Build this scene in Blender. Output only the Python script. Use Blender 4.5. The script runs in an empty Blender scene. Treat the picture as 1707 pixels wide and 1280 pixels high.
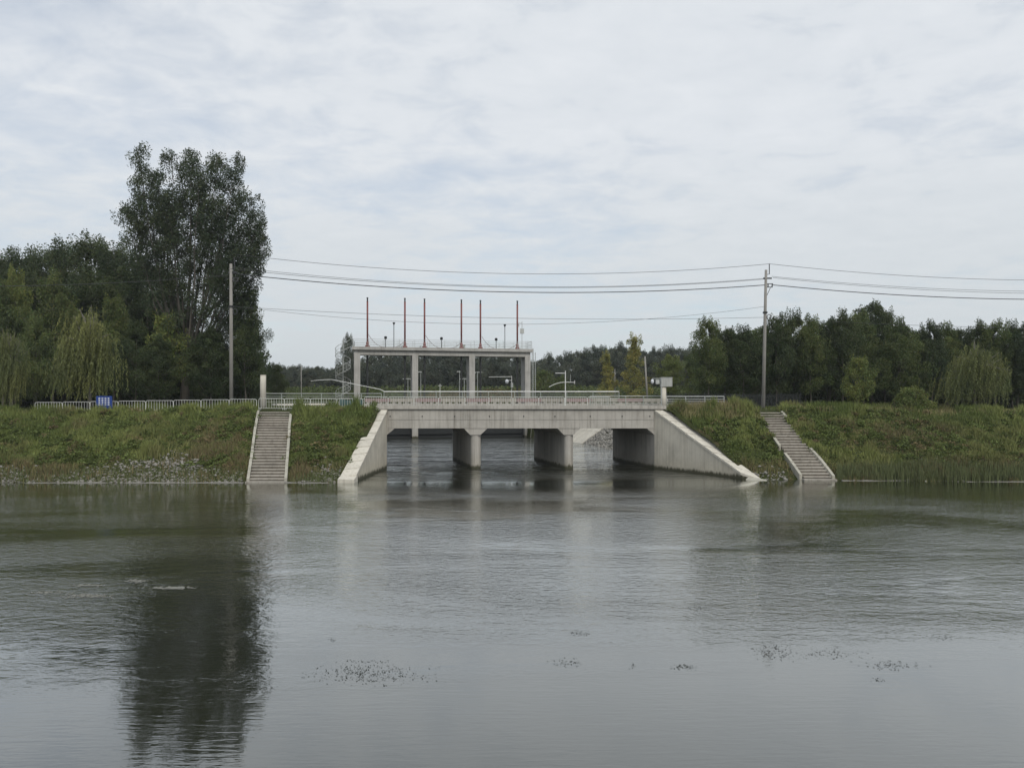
import bpy, math, random
import numpy as np
from mathutils import Vector
R = math.radians
sc = bpy.context.scene
col = sc.collection
random.seed(7)
rng = np.random.default_rng(11)

# ------------------------------------------------------------------ camera
F, CX, HY, EYE = 1282.0, 853.5, 665.0, 5.5      # focal (photo px), centre column, horizon row, eye height
cam = bpy.data.cameras.new('camera')
cam.sensor_width = 36.0
cam.lens = F / 1707 * 36
cam.shift_y = -(640 - HY) / 1707
cam.clip_end = 6000
camo = bpy.data.objects.new('camera', cam)
camo.location = (0, 0, EYE)
camo.rotation_euler = (R(90), 0, 0)
col.objects.link(camo)
sc.camera = camo

# ------------------------------------------------------------------ world: high thin overcast over a pale blue sky
SUN_EL, SUN_AZ = R(42), R(161)                  # azimuth clockwise from +Y
w = bpy.data.worlds.new('World'); sc.world = w; w.use_nodes = True
nt = w.node_tree; N = nt.nodes; L = nt.links
N.clear()
out = N.new('ShaderNodeOutputWorld'); bg = N.new('ShaderNodeBackground')
bg.inputs['Strength'].default_value = 0.1
sky = N.new('ShaderNodeTexSky'); sky.sky_type = 'NISHITA'; sky.sun_disc = False
sky.sun_elevation = SUN_EL; sky.sun_rotation = SUN_AZ
tc = N.new('ShaderNodeTexCoord'); sep = N.new('ShaderNodeSeparateXYZ')
L.new(tc.outputs['Generated'], sep.inputs[0])
def mth(op, a, b=None, c=None, clamp=False, tree=None):
    t = tree or nt
    n = t.nodes.new('ShaderNodeMath'); n.operation = op; n.use_clamp = clamp
    for i, v in enumerate((a, b, c)):
        if v is None: continue
        if isinstance(v, (int, float)): n.inputs[i].default_value = v
        else: t.links.new(v, n.inputs[i])
    return n.outputs[0]
zc = mth('ADD', mth('MAXIMUM', sep.outputs[2], 0.0), 0.13)
comb = N.new('ShaderNodeCombineXYZ')
L.new(mth('DIVIDE', sep.outputs[0], zc), comb.inputs[0]); L.new(mth('DIVIDE', sep.outputs[1], zc), comb.inputs[1])
def wnoise(scale, detail, rough, dist, sx=1.0, sy=1.0, rot=0.0, off=0.0):
    mp = N.new('ShaderNodeMapping'); mp.inputs['Scale'].default_value = (sx, sy, 1); mp.inputs['Rotation'].default_value = (0, 0, rot)
    mp.inputs['Location'].default_value = (off, off * .7, 0)
    L.new(comb.outputs[0], mp.inputs[0])
    n = N.new('ShaderNodeTexNoise'); n.inputs['Scale'].default_value = scale; n.inputs['Detail'].default_value = detail
    n.inputs['Roughness'].default_value = rough; n.inputs['Distortion'].default_value = dist
    L.new(mp.outputs[0], n.inputs['Vector']); return n.outputs[0]
n1 = wnoise(0.55, 5, 0.5, 0.3, 1.0, 1.2, 0.5, 3.1)      # broad thin and thick places
n2 = wnoise(5.2, 8, 0.6, 0.3, 1.0, 1.15, 0.35, 8.7)      # ripples of the layer
thin = N.new('ShaderNodeValToRGB'); thin.color_ramp.elements[0].position = 0.34; thin.color_ramp.elements[1].position = 0.52
L.new(mth('ADD', mth('MULTIPLY', n1, 0.6), mth('MULTIPLY', n2, 0.4)), thin.inputs[0])
cover = mth('ADD', mth('MULTIPLY', thin.outputs[0], 0.36), 0.64, clamp=True)
ramp = N.new('ShaderNodeValToRGB')
ramp.color_ramp.elements[0].position = 0.25; ramp.color_ramp.elements[0].color = (0.555, 0.59, 0.63, 1)
ramp.color_ramp.elements[1].position = 0.75; ramp.color_ramp.elements[1].color = (0.632, 0.658, 0.69, 1)
L.new(n2, ramp.inputs[0])
hz = N.new('ShaderNodeMix'); hz.data_type = 'RGBA'      # greyer and flatter close to the horizon
L.new(mth('SUBTRACT', 1.0, mth('MULTIPLY', mth('MAXIMUM', sep.outputs[2], 0.0), 3.2), clamp=True), hz.inputs['Factor'])
L.new(ramp.outputs[0], hz.inputs['A']); hz.inputs['B'].default_value = (0.50, 0.54, 0.56, 1)
c10 = N.new('ShaderNodeVectorMath'); c10.operation = 'SCALE'; c10.inputs['Scale'].default_value = 10.0
L.new(hz.outputs['Result'], c10.inputs[0])
mix = N.new('ShaderNodeMix'); mix.data_type = 'RGBA'
L.new(cover, mix.inputs['Factor']); L.new(sky.outputs[0], mix.inputs['A']); L.new(c10.outputs[0], mix.inputs['B'])
L.new(mix.outputs['Result'], bg.inputs['Color']); L.new(bg.outputs[0], out.inputs[0])

# ------------------------------------------------------------------ sun, veiled by the cloud
sun = bpy.data.lights.new('sun', 'SUN'); sun.energy = 1.4; sun.angle = R(25); sun.color = (1, 0.95, 0.87)
so = bpy.data.objects.new('sun', sun); col.objects.link(so)
sd = Vector((math.sin(SUN_AZ) * math.cos(SUN_EL), math.cos(SUN_AZ) * math.cos(SUN_EL), math.sin(SUN_EL)))
so.rotation_euler = sd.to_track_quat('Z', 'Y').to_euler(); so.location = (30, -30, 60)

sc.view_settings.view_transform = 'Standard'; sc.view_settings.look = 'None'
sc.view_settings.exposure = 0.32; sc.view_settings.gamma = 1.0
try: sc.view_settings.use_curve_mapping = False
except Exception: pass
sc.render.engine = 'CYCLES'
cy = sc.cycles
cy.use_denoising = True; cy.max_bounces = 6; cy.diffuse_bounces = 3; cy.glossy_bounces = 3
cy.transmission_bounces = 3; cy.transparent_max_bounces = 4; cy.volume_bounces = 0
cy.caustics_reflective = False; cy.caustics_refractive = False
try: cy.denoising_prefilter = 'ACCURATE'
except Exception: pass

# ------------------------------------------------------------------ helpers
def PX(x, Y): return (x - CX) / F * Y           # photo column at depth Y -> metres across
def PZ(y, Y): return EYE - (y - HY) / F * Y     # photo row at depth Y -> height over the water
def P(x, y, Y): return (PX(x, Y), Y, PZ(y, Y))

def hash2(ix, iy, s):
    h = (ix.astype(np.int64) * 374761393 + iy.astype(np.int64) * 668265263 + s * 144665) & 0xffffffff
    h = ((h ^ (h >> 13)) * 1274126177) & 0xffffffff
    return ((h ^ (h >> 16)) & 0xffff) / 65535.0
def vnoise(x, y, s=0):
    x = np.asarray(x, float); y = np.asarray(y, float)
    ix = np.floor(x); iy = np.floor(y); fx = x - ix; fy = y - iy
    fx = fx * fx * (3 - 2 * fx); fy = fy * fy * (3 - 2 * fy)
    a = hash2(ix, iy, s); b = hash2(ix + 1, iy, s); c = hash2(ix, iy + 1, s); d = hash2(ix + 1, iy + 1, s)
    return (a * (1 - fx) + b * fx) * (1 - fy) + (c * (1 - fx) + d * fx) * fy
def fbm(x, y, s=0, o=4):
    r = 0; a = 0.5
    for k in range(o):
        r = r + a * vnoise(np.asarray(x) * 2 ** k, np.asarray(y) * 2 ** k, s + k); a *= 0.5
    return r / (1 - 0.5 ** o)
def sstep(a, b, x):
    t = np.clip((np.asarray(x, float) - a) / (b - a), 0, 1); return t * t * (3 - 2 * t)

class MB:
    def __init__(s): s.v = []; s.f = []
    def add(s, vs, fs):
        o = len(s.v); s.v += [tuple(v) for v in vs]; s.f += [tuple(i + o for i in f) for f in fs]; return s
    def box(s, x0, x1, y0, y1, z0, z1):
        return s.add([(x0,y0,z0),(x1,y0,z0),(x1,y1,z0),(x0,y1,z0),(x0,y0,z1),(x1,y0,z1),(x1,y1,z1),(x0,y1,z1)],
                     [(0,3,2,1),(4,5,6,7),(0,1,5,4),(1,2,6,5),(2,3,7,6),(3,0,4,7)])
    def obox(s, c, u, v, hw, hd, z0, z1):      # box with horizontal axes u, v
        c = Vector((c[0], c[1], 0)); u = Vector((u[0], u[1], 0)); v = Vector((v[0], v[1], 0))
        q = [c + u*a*hw + v*b*hd for a, b in ((-1,-1),(1,-1),(1,1),(-1,1))]
        return s.prism([(p.x, p.y) for p in q], z0, z1)
    def prism(s, poly, z0, z1):
        n = len(poly)
        vs = [(p[0], p[1], z0) for p in poly] + [(p[0], p[1], z1) for p in poly]
        fs = [tuple(range(n))[::-1], tuple(range(n, 2*n))] + [(i, (i+1) % n, n+(i+1) % n, n+i) for i in range(n)]
        return s.add(vs, fs)
    def loft(s, a, b):                          # two equal polygons joined
        n = len(a)
        return s.add(list(a) + list(b), [tuple(range(n))[::-1], tuple(range(n, 2*n))] + [(i, (i+1) % n, n+(i+1) % n, n+i) for i in range(n)])
    def tube(s, pts, r, n=8, cap=True):
        pts = [Vector(p) for p in pts]; m = len(pts)
        rs = r if isinstance(r, (list, tuple)) else [r] * m
        o = len(s.v); up = None
        for i, p in enumerate(pts):
            t = (pts[min(i+1, m-1)] - pts[max(i-1, 0)]).normalized()
            if up is None:
                up = Vector((0, 0, 1)) if abs(t.z) < 0.9 else Vector((1, 0, 0))
            a = t.cross(up)
            if a.length < 1e-5: a = t.cross(Vector((0.3, 1, 0.2)))
            a.normalize(); b = a.cross(t).normalized(); up = b
            for k in range(n):
                an = 2 * math.pi * k / n
                s.v.append(tuple(p + a * (math.cos(an) * rs[i]) + b * (math.sin(an) * rs[i])))
        for i in range(m - 1):
            for k in range(n):
                k2 = (k + 1) % n
                s.f.append((o + i*n + k, o + i*n + k2, o + (i+1)*n + k2, o + (i+1)*n + k))
        if cap:
            s.f.append(tuple(o + k for k in range(n))[::-1]); s.f.append(tuple(o + (m-1)*n + k for k in range(n)))
        return s
    def build(s, name, mat, parent=None, smooth=False):
        org = Vector((0, 0, 0))
        p = parent
        while p is not None:
            org += p.location; p = p.parent
        me = bpy.data.meshes.new(name)
        me.from_pydata([tuple(Vector(v) - org) for v in s.v], [], s.f); me.update()
        me.materials.append(mat)
        if smooth: me.shade_smooth()
        o = bpy.data.objects.new(name, me); col.objects.link(o); o.parent = parent
        return o

def tag(o, label=None, cat=None, group=None, kind=None):
    if label: o['label'] = label
    if cat: o['category'] = cat
    if group: o['group'] = group
    if kind: o['kind'] = kind
    return o
def empty(name, loc, label=None, cat=None, group=None):
    o = bpy.data.objects.new(name, None); o.location = loc; o.empty_display_size = 0.3; col.objects.link(o)
    return tag(o, label, cat, group)
def copy_tree(o, parent=None):
    c = o.copy(); col.objects.link(c); c.parent = parent
    for ch in list(o.children): copy_tree(ch, c)
    return c
ORD = ['first', 'second', 'third', 'fourth', 'fifth', 'sixth', 'seventh', 'eighth', 'ninth', 'tenth', 'eleventh', 'twelfth']

def np_mesh(name, V, Fq, mat, parent=None, colr=None, nside=4, smooth=False):
    me = bpy.data.meshes.new(name)
    V = np.ascontiguousarray(V, dtype=np.float32); Fq = np.ascontiguousarray(Fq, dtype=np.int32)
    nf = len(Fq)
    me.vertices.add(len(V)); me.vertices.foreach_set('co', V.ravel())
    me.loops.add(nf * nside); me.loops.foreach_set('vertex_index', Fq.ravel())
    me.polygons.add(nf)
    me.polygons.foreach_set('loop_start', np.arange(0, nf * nside, nside, dtype=np.int32))
    me.polygons.foreach_set('loop_total', np.full(nf, nside, dtype=np.int32))
    me.update(calc_edges=True); me.validate()
    if colr is not None:
        a = me.attributes.new('tint', 'FLOAT_COLOR', 'POINT')
        c = np.ones((len(V), 4), np.float32); c[:, :3] = colr
        a.data.foreach_set('color', c.ravel())
    me.materials.append(mat)
    if smooth: me.shade_smooth()
    o = bpy.data.objects.new(name, me); col.objects.link(o); o.parent = parent
    return o

# ------------------------------------------------------------------ materials
def new_mat(name):
    m = bpy.data.materials.new(name); m.use_nodes = True
    return m, m.node_tree, m.node_tree.nodes['Principled BSDF']
def tnoise(t, scale, detail=4, rough=0.55, coord='Object', sc3=(1, 1, 1), dist=0.0):
    tcn = t.nodes.new('ShaderNodeTexCoord'); mp = t.nodes.new('ShaderNodeMapping'); mp.inputs['Scale'].default_value = sc3
    n = t.nodes.new('ShaderNodeTexNoise'); n.inputs['Scale'].default_value = scale; n.inputs['Detail'].default_value = detail
    n.inputs['Roughness'].default_value = rough; n.inputs['Distortion'].default_value = dist
    if coord == 'World':
        g = t.nodes.new('ShaderNodeNewGeometry'); t.links.new(g.outputs['Position'], mp.inputs[0])
    else: t.links.new(tcn.outputs[coord], mp.inputs[0])
    t.links.new(mp.outputs[0], n.inputs['Vector'])
    return n.outputs[0]
def tramp(t, fac, stops):
    r = t.nodes.new('ShaderNodeValToRGB')
    while len(r.color_ramp.elements) < len(stops): r.color_ramp.elements.new(0.5)
    for e, (p, c) in zip(r.color_ramp.elements, stops):
        e.position = p; e.color = (*c, 1)
    t.links.new(fac, r.inputs[0]); return r.outputs[0]
def tmix(t, mode, fac, a, b):
    m = t.nodes.new('ShaderNodeMix'); m.data_type = 'RGBA'; m.blend_type = mode
    for k, v in (('Factor', fac), ('A', a), ('B', b)):
        if isinstance(v, (int, float)): m.inputs[k].default_value = v
        elif isinstance(v, tuple): m.inputs[k].default_value = (*v, 1)
        else: t.links.new(v, m.inputs[k])
    return m.outputs['Result']
def tbump(t, bs, h, strength=0.3, dist=0.02):
    b = t.nodes.new('ShaderNodeBump'); b.inputs['Strength'].default_value = strength; b.inputs['Distance'].default_value = dist
    t.links.new(h, b.inputs['Height']); t.links.new(b.outputs[0], bs.inputs['Normal'])

def concrete(name, c, streak=0.5, dark=0.45, warm=(0.42, 0.36, 0.27), tide=False):
    m, t, b = new_mat(name)
    big = tnoise(t, 0.7, 5, 0.6, 'World')
    base = tramp(t, big, [(0.25, tuple(x * 0.78 for x in c)), (0.5, c), (0.78, tuple(min(1, x * 1.14) for x in c))])
    st = tnoise(t, 1.0, 5, 0.65, 'World', (4.5, 4.5, 0.22))          # rain streaks run down
    stf = tramp(t, st, [(0.48, (0, 0, 0)), (0.75, (streak,) * 3)])
    a = tmix(t, 'MULTIPLY', stf, base, (dark, dark * 0.96, dark * 0.88))
    sp = tnoise(t, 3.1, 6, 0.7, 'World')
    spf = tramp(t, sp, [(0.58, (0, 0, 0)), (0.72, (0.45,) * 3)])
    a = tmix(t, 'MIX', spf, a, tuple(0.5 * x + 0.5 * y * 0.8 for x, y in zip(c, warm)))
    if tide:                                  # algae and damp up to the high-water mark
        g_ = t.nodes.new('ShaderNodeNewGeometry'); z_ = t.nodes.new('ShaderNodeSeparateXYZ'); t.links.new(g_.outputs['Position'], z_.inputs[0])
        zz = mth('ADD', z_.outputs[2], mth('MULTIPLY', mth('SUBTRACT', st, 0.5, tree=t), 0.7, tree=t), tree=t)
        a = tmix(t, 'MIX', mth('MULTIPLY', mth('SUBTRACT', 0.34, zz, tree=t), 5.0, clamp=True, tree=t), a, (0.075, 0.075, 0.05))
        a = tmix(t, 'MULTIPLY', mth('MULTIPLY', mth('SUBTRACT', 1.3, zz, tree=t), 0.35, clamp=True, tree=t), a, (0.78, 0.74, 0.62))
    t.links.new(a, b.inputs['Base Color']); b.inputs['Roughness'].default_value = 0.9
    b.inputs['Specular IOR Level'].default_value = 0.25
    tbump(t, b, tnoise(t, 14, 5, 0.6, 'World'), 0.35, 0.02)
    return m
def paint(name, c, rough=0.5, metal=0.0, wear=0.35, wearc=(0.22, 0.16, 0.11)):
    m, t, b = new_mat(name)
    n = tnoise(t, 2.3, 5, 0.65, 'World')
    base = tramp(t, n, [(0.3, tuple(x * 0.8 for x in c)), (0.7, tuple(min(1, x * 1.08) for x in c))])
    f = tramp(t, tnoise(t, 6, 5, 0.7, 'World'), [(0.56, (0, 0, 0)), (0.68, (wear,) * 3)])
    t.links.new(tmix(t, 'MIX', f, base, wearc), b.inputs['Base Color'])
    b.inputs['Roughness'].default_value = rough; b.inputs['Metallic'].default_value = metal
    return m
def leafmat(name, c, var=0.5, trans=0.28):
    m, t, b = new_mat(name)
    at = t.nodes.new('ShaderNodeAttribute'); at.attribute_name = 'tint'
    oi = t.nodes.new('ShaderNodeObjectInfo')
    rv = mth('ADD', mth('MULTIPLY', oi.outputs['Random'], var), 1 - var * 0.5, tree=t)
    cc = t.nodes.new('ShaderNodeVectorMath'); cc.operation = 'SCALE'
    mu = tmix(t, 'MULTIPLY', 1.0, at.outputs['Color'], c)
    big = tramp(t, tnoise(t, 0.35, 3, 0.5, 'World'), [(0.3, (0.7, 0.78, 0.8)), (0.7, (1.3, 1.2, 1.0))])
    mu = tmix(t, 'MULTIPLY', 1.0, mu, big)
    t.links.new(mu, cc.inputs[0]); t.links.new(rv, cc.inputs['Scale'])
    t.links.new(cc.outputs[0], b.inputs['Base Color'])
    b.inputs['Roughness'].default_value = 0.6; b.inputs['Specular IOR Level'].default_value = 0.25
    tr = t.nodes.new('ShaderNodeBsdfTranslucent'); t.links.new(cc.outputs[0], tr.inputs['Color'])
    ms = t.nodes.new('ShaderNodeMixShader'); ms.inputs[0].default_value = trans
    o = t.nodes['Material Output']
    t.links.new(b.outputs[0], ms.inputs[1]); t.links.new(tr.outputs[0], ms.inputs[2]); t.links.new(ms.outputs[0], o.inputs['Surface'])
    return m
def blades(name):
    m, t, b = new_mat(name)
    at = t.nodes.new('ShaderNodeAttribute'); at.attribute_name = 'tint'
    t.links.new(at.outputs['Color'], b.inputs['Base Color'])
    b.inputs['Roughness'].default_value = 0.7; b.inputs['Specular IOR Level'].default_value = 0.15
    return m

M = {}
M['conc'] = concrete('weathered_concrete', (0.43, 0.41, 0.37), 0.75, 0.42, tide=True)
M['conc_wing'] = concrete('wing_concrete', (0.60, 0.565, 0.48), 0.75, 0.55, tide=True)
M['conc_pale'] = concrete('pale_coping_concrete', (0.58, 0.55, 0.475), 0.6, 0.55)
M['conc_gate'] = concrete('gate_concrete', (0.42, 0.41, 0.385), 0.6, 0.55, tide=True)
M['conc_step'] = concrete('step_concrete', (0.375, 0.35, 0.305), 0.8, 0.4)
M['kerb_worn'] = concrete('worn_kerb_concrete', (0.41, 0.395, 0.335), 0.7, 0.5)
M['riser'] = concrete('dark_riser_brick', (0.215, 0.19, 0.16), 0.6, 0.4)  # darker than the treads so the steps stand apart
M['conc_post'] = concrete('power_pole_concrete', (0.27, 0.26, 0.24), 0.35, 0.55)
M['asphalt'] = concrete('asphalt', (0.12, 0.115, 0.11), 0.2)
M['galv'] = paint('galvanised_pipe', (0.44, 0.46, 0.44), 0.5, 0.2, 0.35, (0.3, 0.24, 0.18))
M['galv_pale'] = paint('pale_barrier_pipe', (0.54, 0.555, 0.52), 0.5, 0.0, 0.3, (0.35, 0.28, 0.2))
M['white_pipe'] = paint('white_painted_pipe', (0.72, 0.73, 0.70), 0.5, 0.0, 0.3)
M['rail_green'] = paint('weathered_rail_paint', (0.34, 0.38, 0.34), 0.55, 0.0, 0.4)
M['red'] = paint('rusty_red_paint', (0.20, 0.058, 0.05), 0.6, 0.0, 0.4, (0.09, 0.07, 0.06))
M['red_kerb'] = paint('faded_red_kerb_paint', (0.31, 0.23, 0.22), 0.8, 0.0, 0.6, (0.33, 0.31, 0.29))
M['dark'] = paint('black_steel', (0.018, 0.02, 0.02), 0.55, 0.0, 0.3, (0.05, 0.04, 0.03))
M['gate_steel'] = paint('dark_gate_steel', (0.022, 0.025, 0.026), 0.95, 0.0, 0.4, (0.06, 0.045, 0.035))
M['fence'] = paint('dark_fence_paint', (0.012, 0.016, 0.016), 0.6, 0.0, 0.2, (0.03, 0.03, 0.025))
M['grey_box'] = paint('grey_cabinet_paint', (0.48, 0.50, 0.48), 0.5, 0.0, 0.3)
M['blue'] = paint('blue_sign_paint', (0.012, 0.045, 0.22), 0.4, 0.0, 0.15, (0.05, 0.08, 0.2))
M['sign_white'] = paint('white_sign_lettering', (0.75, 0.78, 0.82), 0.5, 0.0, 0.1)
M['teal'] = paint('teal_netting', (0.07, 0.13, 0.125), 0.8, 0.0, 0.3, (0.1, 0.2, 0.18))
M['wire'] = paint('cable_black', (0.045, 0.047, 0.05), 0.6, 0.0, 0.1)
M['cable_brown'] = paint('brown_cable', (0.13, 0.07, 0.05), 0.6, 0.0, 0.2)
M['bark'] = concrete('bark', (0.105, 0.095, 0.08), 0.6, 0.5, (0.1, 0.08, 0.05))
M['bark_pale'] = concrete('pale_bark', (0.17, 0.16, 0.14), 0.5, 0.5, (0.1, 0.09, 0.07))
M['rock'] = concrete('pale_rock', (0.26, 0.25, 0.225), 0.1, 0.6)
M['leaf_poplar'] = leafmat('poplar_leaves', (0.046, 0.062, 0.034))
M['leaf_dark'] = leafmat('dark_leaves', (0.052, 0.071, 0.031), 0.8)
M['leaf_mid'] = leafmat('green_leaves', (0.080, 0.103, 0.038), 0.6)
M['leaf_willow'] = leafmat('willow_leaves', (0.112, 0.126, 0.05), 0.2)
M['leaf_lime'] = leafmat('lime_leaves', (0.105, 0.128, 0.042), 0.25)
M['leaf_yellow'] = leafmat('yellowing_leaves', (0.19, 0.18, 0.055), 0.2)
M['leaf_far_hazed'] = leafmat('far_haze_tinted_leaves', (0.078, 0.092, 0.072), 0.6)  # paler, bluer leaf colour with some distance haze painted in
M['grass'] = blades('grass_blades')

def ground_mat():
    m, t, b = new_mat('grassy_soil')
    n = tnoise(t, 0.9, 6, 0.65, 'World'); n2 = tnoise(t, 7, 4, 0.6, 'World')
    a = tramp(t, n, [(0.3, (0.032, 0.042, 0.014)), (0.52, (0.05, 0.06, 0.02)), (0.72, (0.085, 0.07, 0.038))])
    a = tmix(t, 'MULTIPLY', 0.5, a, tramp(t, n2, [(0.3, (0.45,) * 3), (0.7, (1.2,) * 3)]))
    t.links.new(a, b.inputs['Base Color']); b.inputs['Roughness'].default_value = 0.95; b.inputs['Specular IOR Level'].default_value = 0.1
    tbump(t, b, n2, 0.8, 0.15)
    return m
M['ground'] = ground_mat()

def water_mat():
    m, t, b = new_mat('river_water')
    t.nodes.remove(b); o_ = t.nodes['Material Output']
    df = t.nodes.new('ShaderNodeBsdfDiffuse'); df.inputs['Color'].default_value = (0.017, 0.018, 0.011, 1)      # murky body
    gl = t.nodes.new('ShaderNodeBsdfGlossy'); gl.inputs['Roughness'].default_value = 0.02; gl.inputs['Color'].default_value = (0.97, 0.985, 0.97, 1)
    lw_ = t.nodes.new('ShaderNodeLayerWeight'); ms = t.nodes.new('ShaderNodeMixShader')
    # wind: ruffled patches mid-river, slick water close to the near bank
    gm = t.nodes.new('ShaderNodeNewGeometry'); sp = t.nodes.new('ShaderNodeSeparateXYZ'); t.links.new(gm.outputs['Position'], sp.inputs[0])
    patch = tnoise(t, 0.09, 4, 0.6, 'World', (0.55, 1.6, 1), 0.6)
    pf = mth('MULTIPLY', mth('SUBTRACT', patch, 0.36, tree=t), 4.0, clamp=True, tree=t)
    far = mth('MULTIPLY', mth('SUBTRACT', mth('ADD', sp.outputs[1], mth('MULTIPLY', mth('SUBTRACT', patch, 0.5, tree=t), 14.0, tree=t), tree=t), 15.0, tree=t), 0.16, clamp=True, tree=t)
    far2 = mth('SUBTRACT', 1.0, mth('MULTIPLY', mth('SUBTRACT', sp.outputs[1], 44.0, tree=t), 0.18, clamp=True, tree=t), tree=t)
    canal = mth('MULTIPLY', mth('SUBTRACT', sp.outputs[1], 50.5, tree=t), 0.14, clamp=True, tree=t)
    amp = mth('ADD', mth('MULTIPLY', mth('MULTIPLY', far, mth('ADD', mth('MULTIPLY', pf, 0.95, tree=t), 0.15, tree=t), tree=t), mth('ADD', far2, mth('MULTIPLY', canal, 2.2, tree=t), tree=t), tree=t), 0.05, tree=t)
    r1 = tnoise(t, 2.3, 3, 0.55, 'World', (1.05, 1.7, 1), 0.5)
    r2 = tnoise(t, 6.8, 3, 0.6, 'World', (1.0, 1.7, 1), 0.4)
    fine = tnoise(t, 6.0, 2, 0.5, 'World', (0.22, 1.5, 1), 0.5)
    r3 = mth('MULTIPLY', mth('MULTIPLY', tnoise(t, 0.85, 2, 0.5, 'World', (0.8, 1.5, 1), 0.6), canal, tree=t), 6.0, tree=t)
    h = mth('ADD', mth('MULTIPLY', mth('ADD', mth('MULTIPLY', mth('ADD', r1, r3, tree=t), 1.0, tree=t), mth('MULTIPLY', r2, 0.42, tree=t), tree=t), amp, tree=t), mth('MULTIPLY', mth('MULTIPLY', fine, mth('ADD', pf, 0.35, tree=t), tree=t), 0.06, tree=t), tree=t)
    bp = t.nodes.new('ShaderNodeBump'); bp.inputs['Strength'].default_value = 1.0; bp.inputs['Distance'].default_value = 0.035
    t.links.new(h, bp.inputs['Height'])
    for n_ in (df, gl, lw_): t.links.new(bp.outputs[0], n_.inputs['Normal'])
    t.links.new(mth('MULTIPLY', mth('POWER', lw_.outputs['Facing'], 2.3, tree=t), 1.0, clamp=True, tree=t), ms.inputs[0])
    t.links.new(df.outputs[0], ms.inputs[1]); t.links.new(gl.outputs[0], ms.inputs[2]); t.links.new(ms.outputs[0], o_.inputs['Surface'])
    return m
M['water'] = water_mat()

# ------------------------------------------------------------------ the lie of the land
YB, YF = 70.0, 60.8                               # back and front of the bridge
SK = -0.228                                       # the canal runs askew to the river
def canal_c(Y): return 0.7 + SK * (Y - YF)
def zt(X):                                        # height of the bank top
    return 4.62 - 0.33 * sstep(17, 40, np.abs(X))
TOE, CREST = 50.55, 60.2
def toe(X): return np.interp(X, [-12, 12, 16, 21, 30], [50.55, 50.55, 52.5, 52.1, 51.2])
LW_IN = ((-9.89, YF), (-10.42, 51.2)); LW_OUT = ((-10.62, YF), (-11.36, 50.9))
RW_IN = ((11.26, YF), (15.85, 53.0)); RW_OUT = ((12.15, YF), (17.0, 52.2))
def lerp_line(l, Y):
    (x0, y0), (x1, y1) = l; return x0 + (x1 - x0) * (Y - y0) / (y1 - y0)
def halfw(Y): return float(np.interp(Y, [70, 73, 81, 97, 104, 108, 114, 150, 151], [12.3, 14.2, 14.6, 15.5, 14.2, 13.0, 13.0, 13.0, 13.0]))
def slopew(Y): return float(np.interp(Y, [70, 73, 97, 104, 108, 112, 118, 150], [0.3, 7.0, 7.2, 5.0, 0.4, 0.4, 6.5, 6.5]))
def gz_front(X, Y):                               # ground height in front of the crest and on top
    top = zt(X)
    T_ = toe(X); s = np.clip((np.asarray(Y, float) - T_) / (CREST - T_), 0, 1)
    s = np.where(s > 0.9, 0.9 + 0.1 * (1 - (1 - (s - 0.9) / 0.1) ** 2) * 0.9 + 0.01 * (s - 0.9) / 0.1, s)
    bump = (fbm(np.asarray(X) * 0.35, np.asarray(Y) * 0.5, 3) - 0.5) * 0.45 * np.clip(s * 6, 0, 1) * np.clip((1 - s) * 6 + 0.15, 0, 1)
    f = np.clip((np.asarray(Y, float) - 51) / 9.3, 0, 1)
    cl = PX(445, 50.8) + (PX(458, 60.3) - PX(445, 50.8)) * f; cr = PX(1362, 52.2) + (PX(1281, 60.3) - PX(1362, 52.2)) * f
    on = np.maximum(sstep(1.9, 1.25, np.abs(X - cl)), sstep(1.7, 1.1, np.abs(X - cr)))
    return -0.05 + (top + 0.05) * s + bump * (1 - on) - .22 * on - .8 * (s <= 0) * np.clip(T_ - np.asarray(Y, float), 0, 3)

def ground_side(sign):
    rows = [TOE - 1.2, TOE - 0.4] + list(np.linspace(TOE, 61, 34)) + [62, 64, 66, 68, 70, 71, 72, 73, 77, 81, 86, 92, 97, 100, 104, 106, 108, 112, 115, 118, 130, 140, 149.9, 150, 170, 220, 320, 600, 1100]
    V = []; nc = 0
    for Y in rows:
        if Y <= YF: bx = lerp_line(LW_OUT if sign < 0 else RW_OUT, Y) - sign * 0.3; wx = bx
        elif Y <= YB: bx = (-10.6 if sign < 0 else 12.1) + SK * (Y - YF); wx = bx
        elif Y < 150: wx = canal_c(Y) + sign * halfw(Y); bx = wx + sign * slopew(Y)
        else: bx = wx = canal_c(150)
        us = np.concatenate([np.linspace(0, 60, 90), np.geomspace(64, 1480, 20)])
        xs = bx + sign * us
        if Y <= 61: zs = gz_front(xs, Y)
        else: zs = zt(xs) + (fbm(xs * 0.2, np.full_like(xs, Y * 0.2), 5) - 0.5) * 0.12 * (Y > 70)
        row = [(wx, Y, -0.6 if (Y > YB and Y < 150) else zs[0] - 0.05)] + [(x, Y, z) for x, z in zip(xs, zs)]
        nc = len(row); V += row
    V = np.array(V); nr = len(rows)
    i, j = np.meshgrid(np.arange(nr - 1), np.arange(nc - 1), indexing='ij'); a = (i * nc + j).ravel()
    Fq = np.stack([a, a + 1, a + nc + 1, a + nc], 1) if sign > 0 else np.stack([a, a + nc, a + nc + 1, a + 1], 1)
    return V, Fq
Vl, Fl = ground_side(-1); Vr, Fr = ground_side(1)
V = np.concatenate([Vl, Vr]); Fq = np.concatenate([Fl, Fr + len(Vl)])
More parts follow.
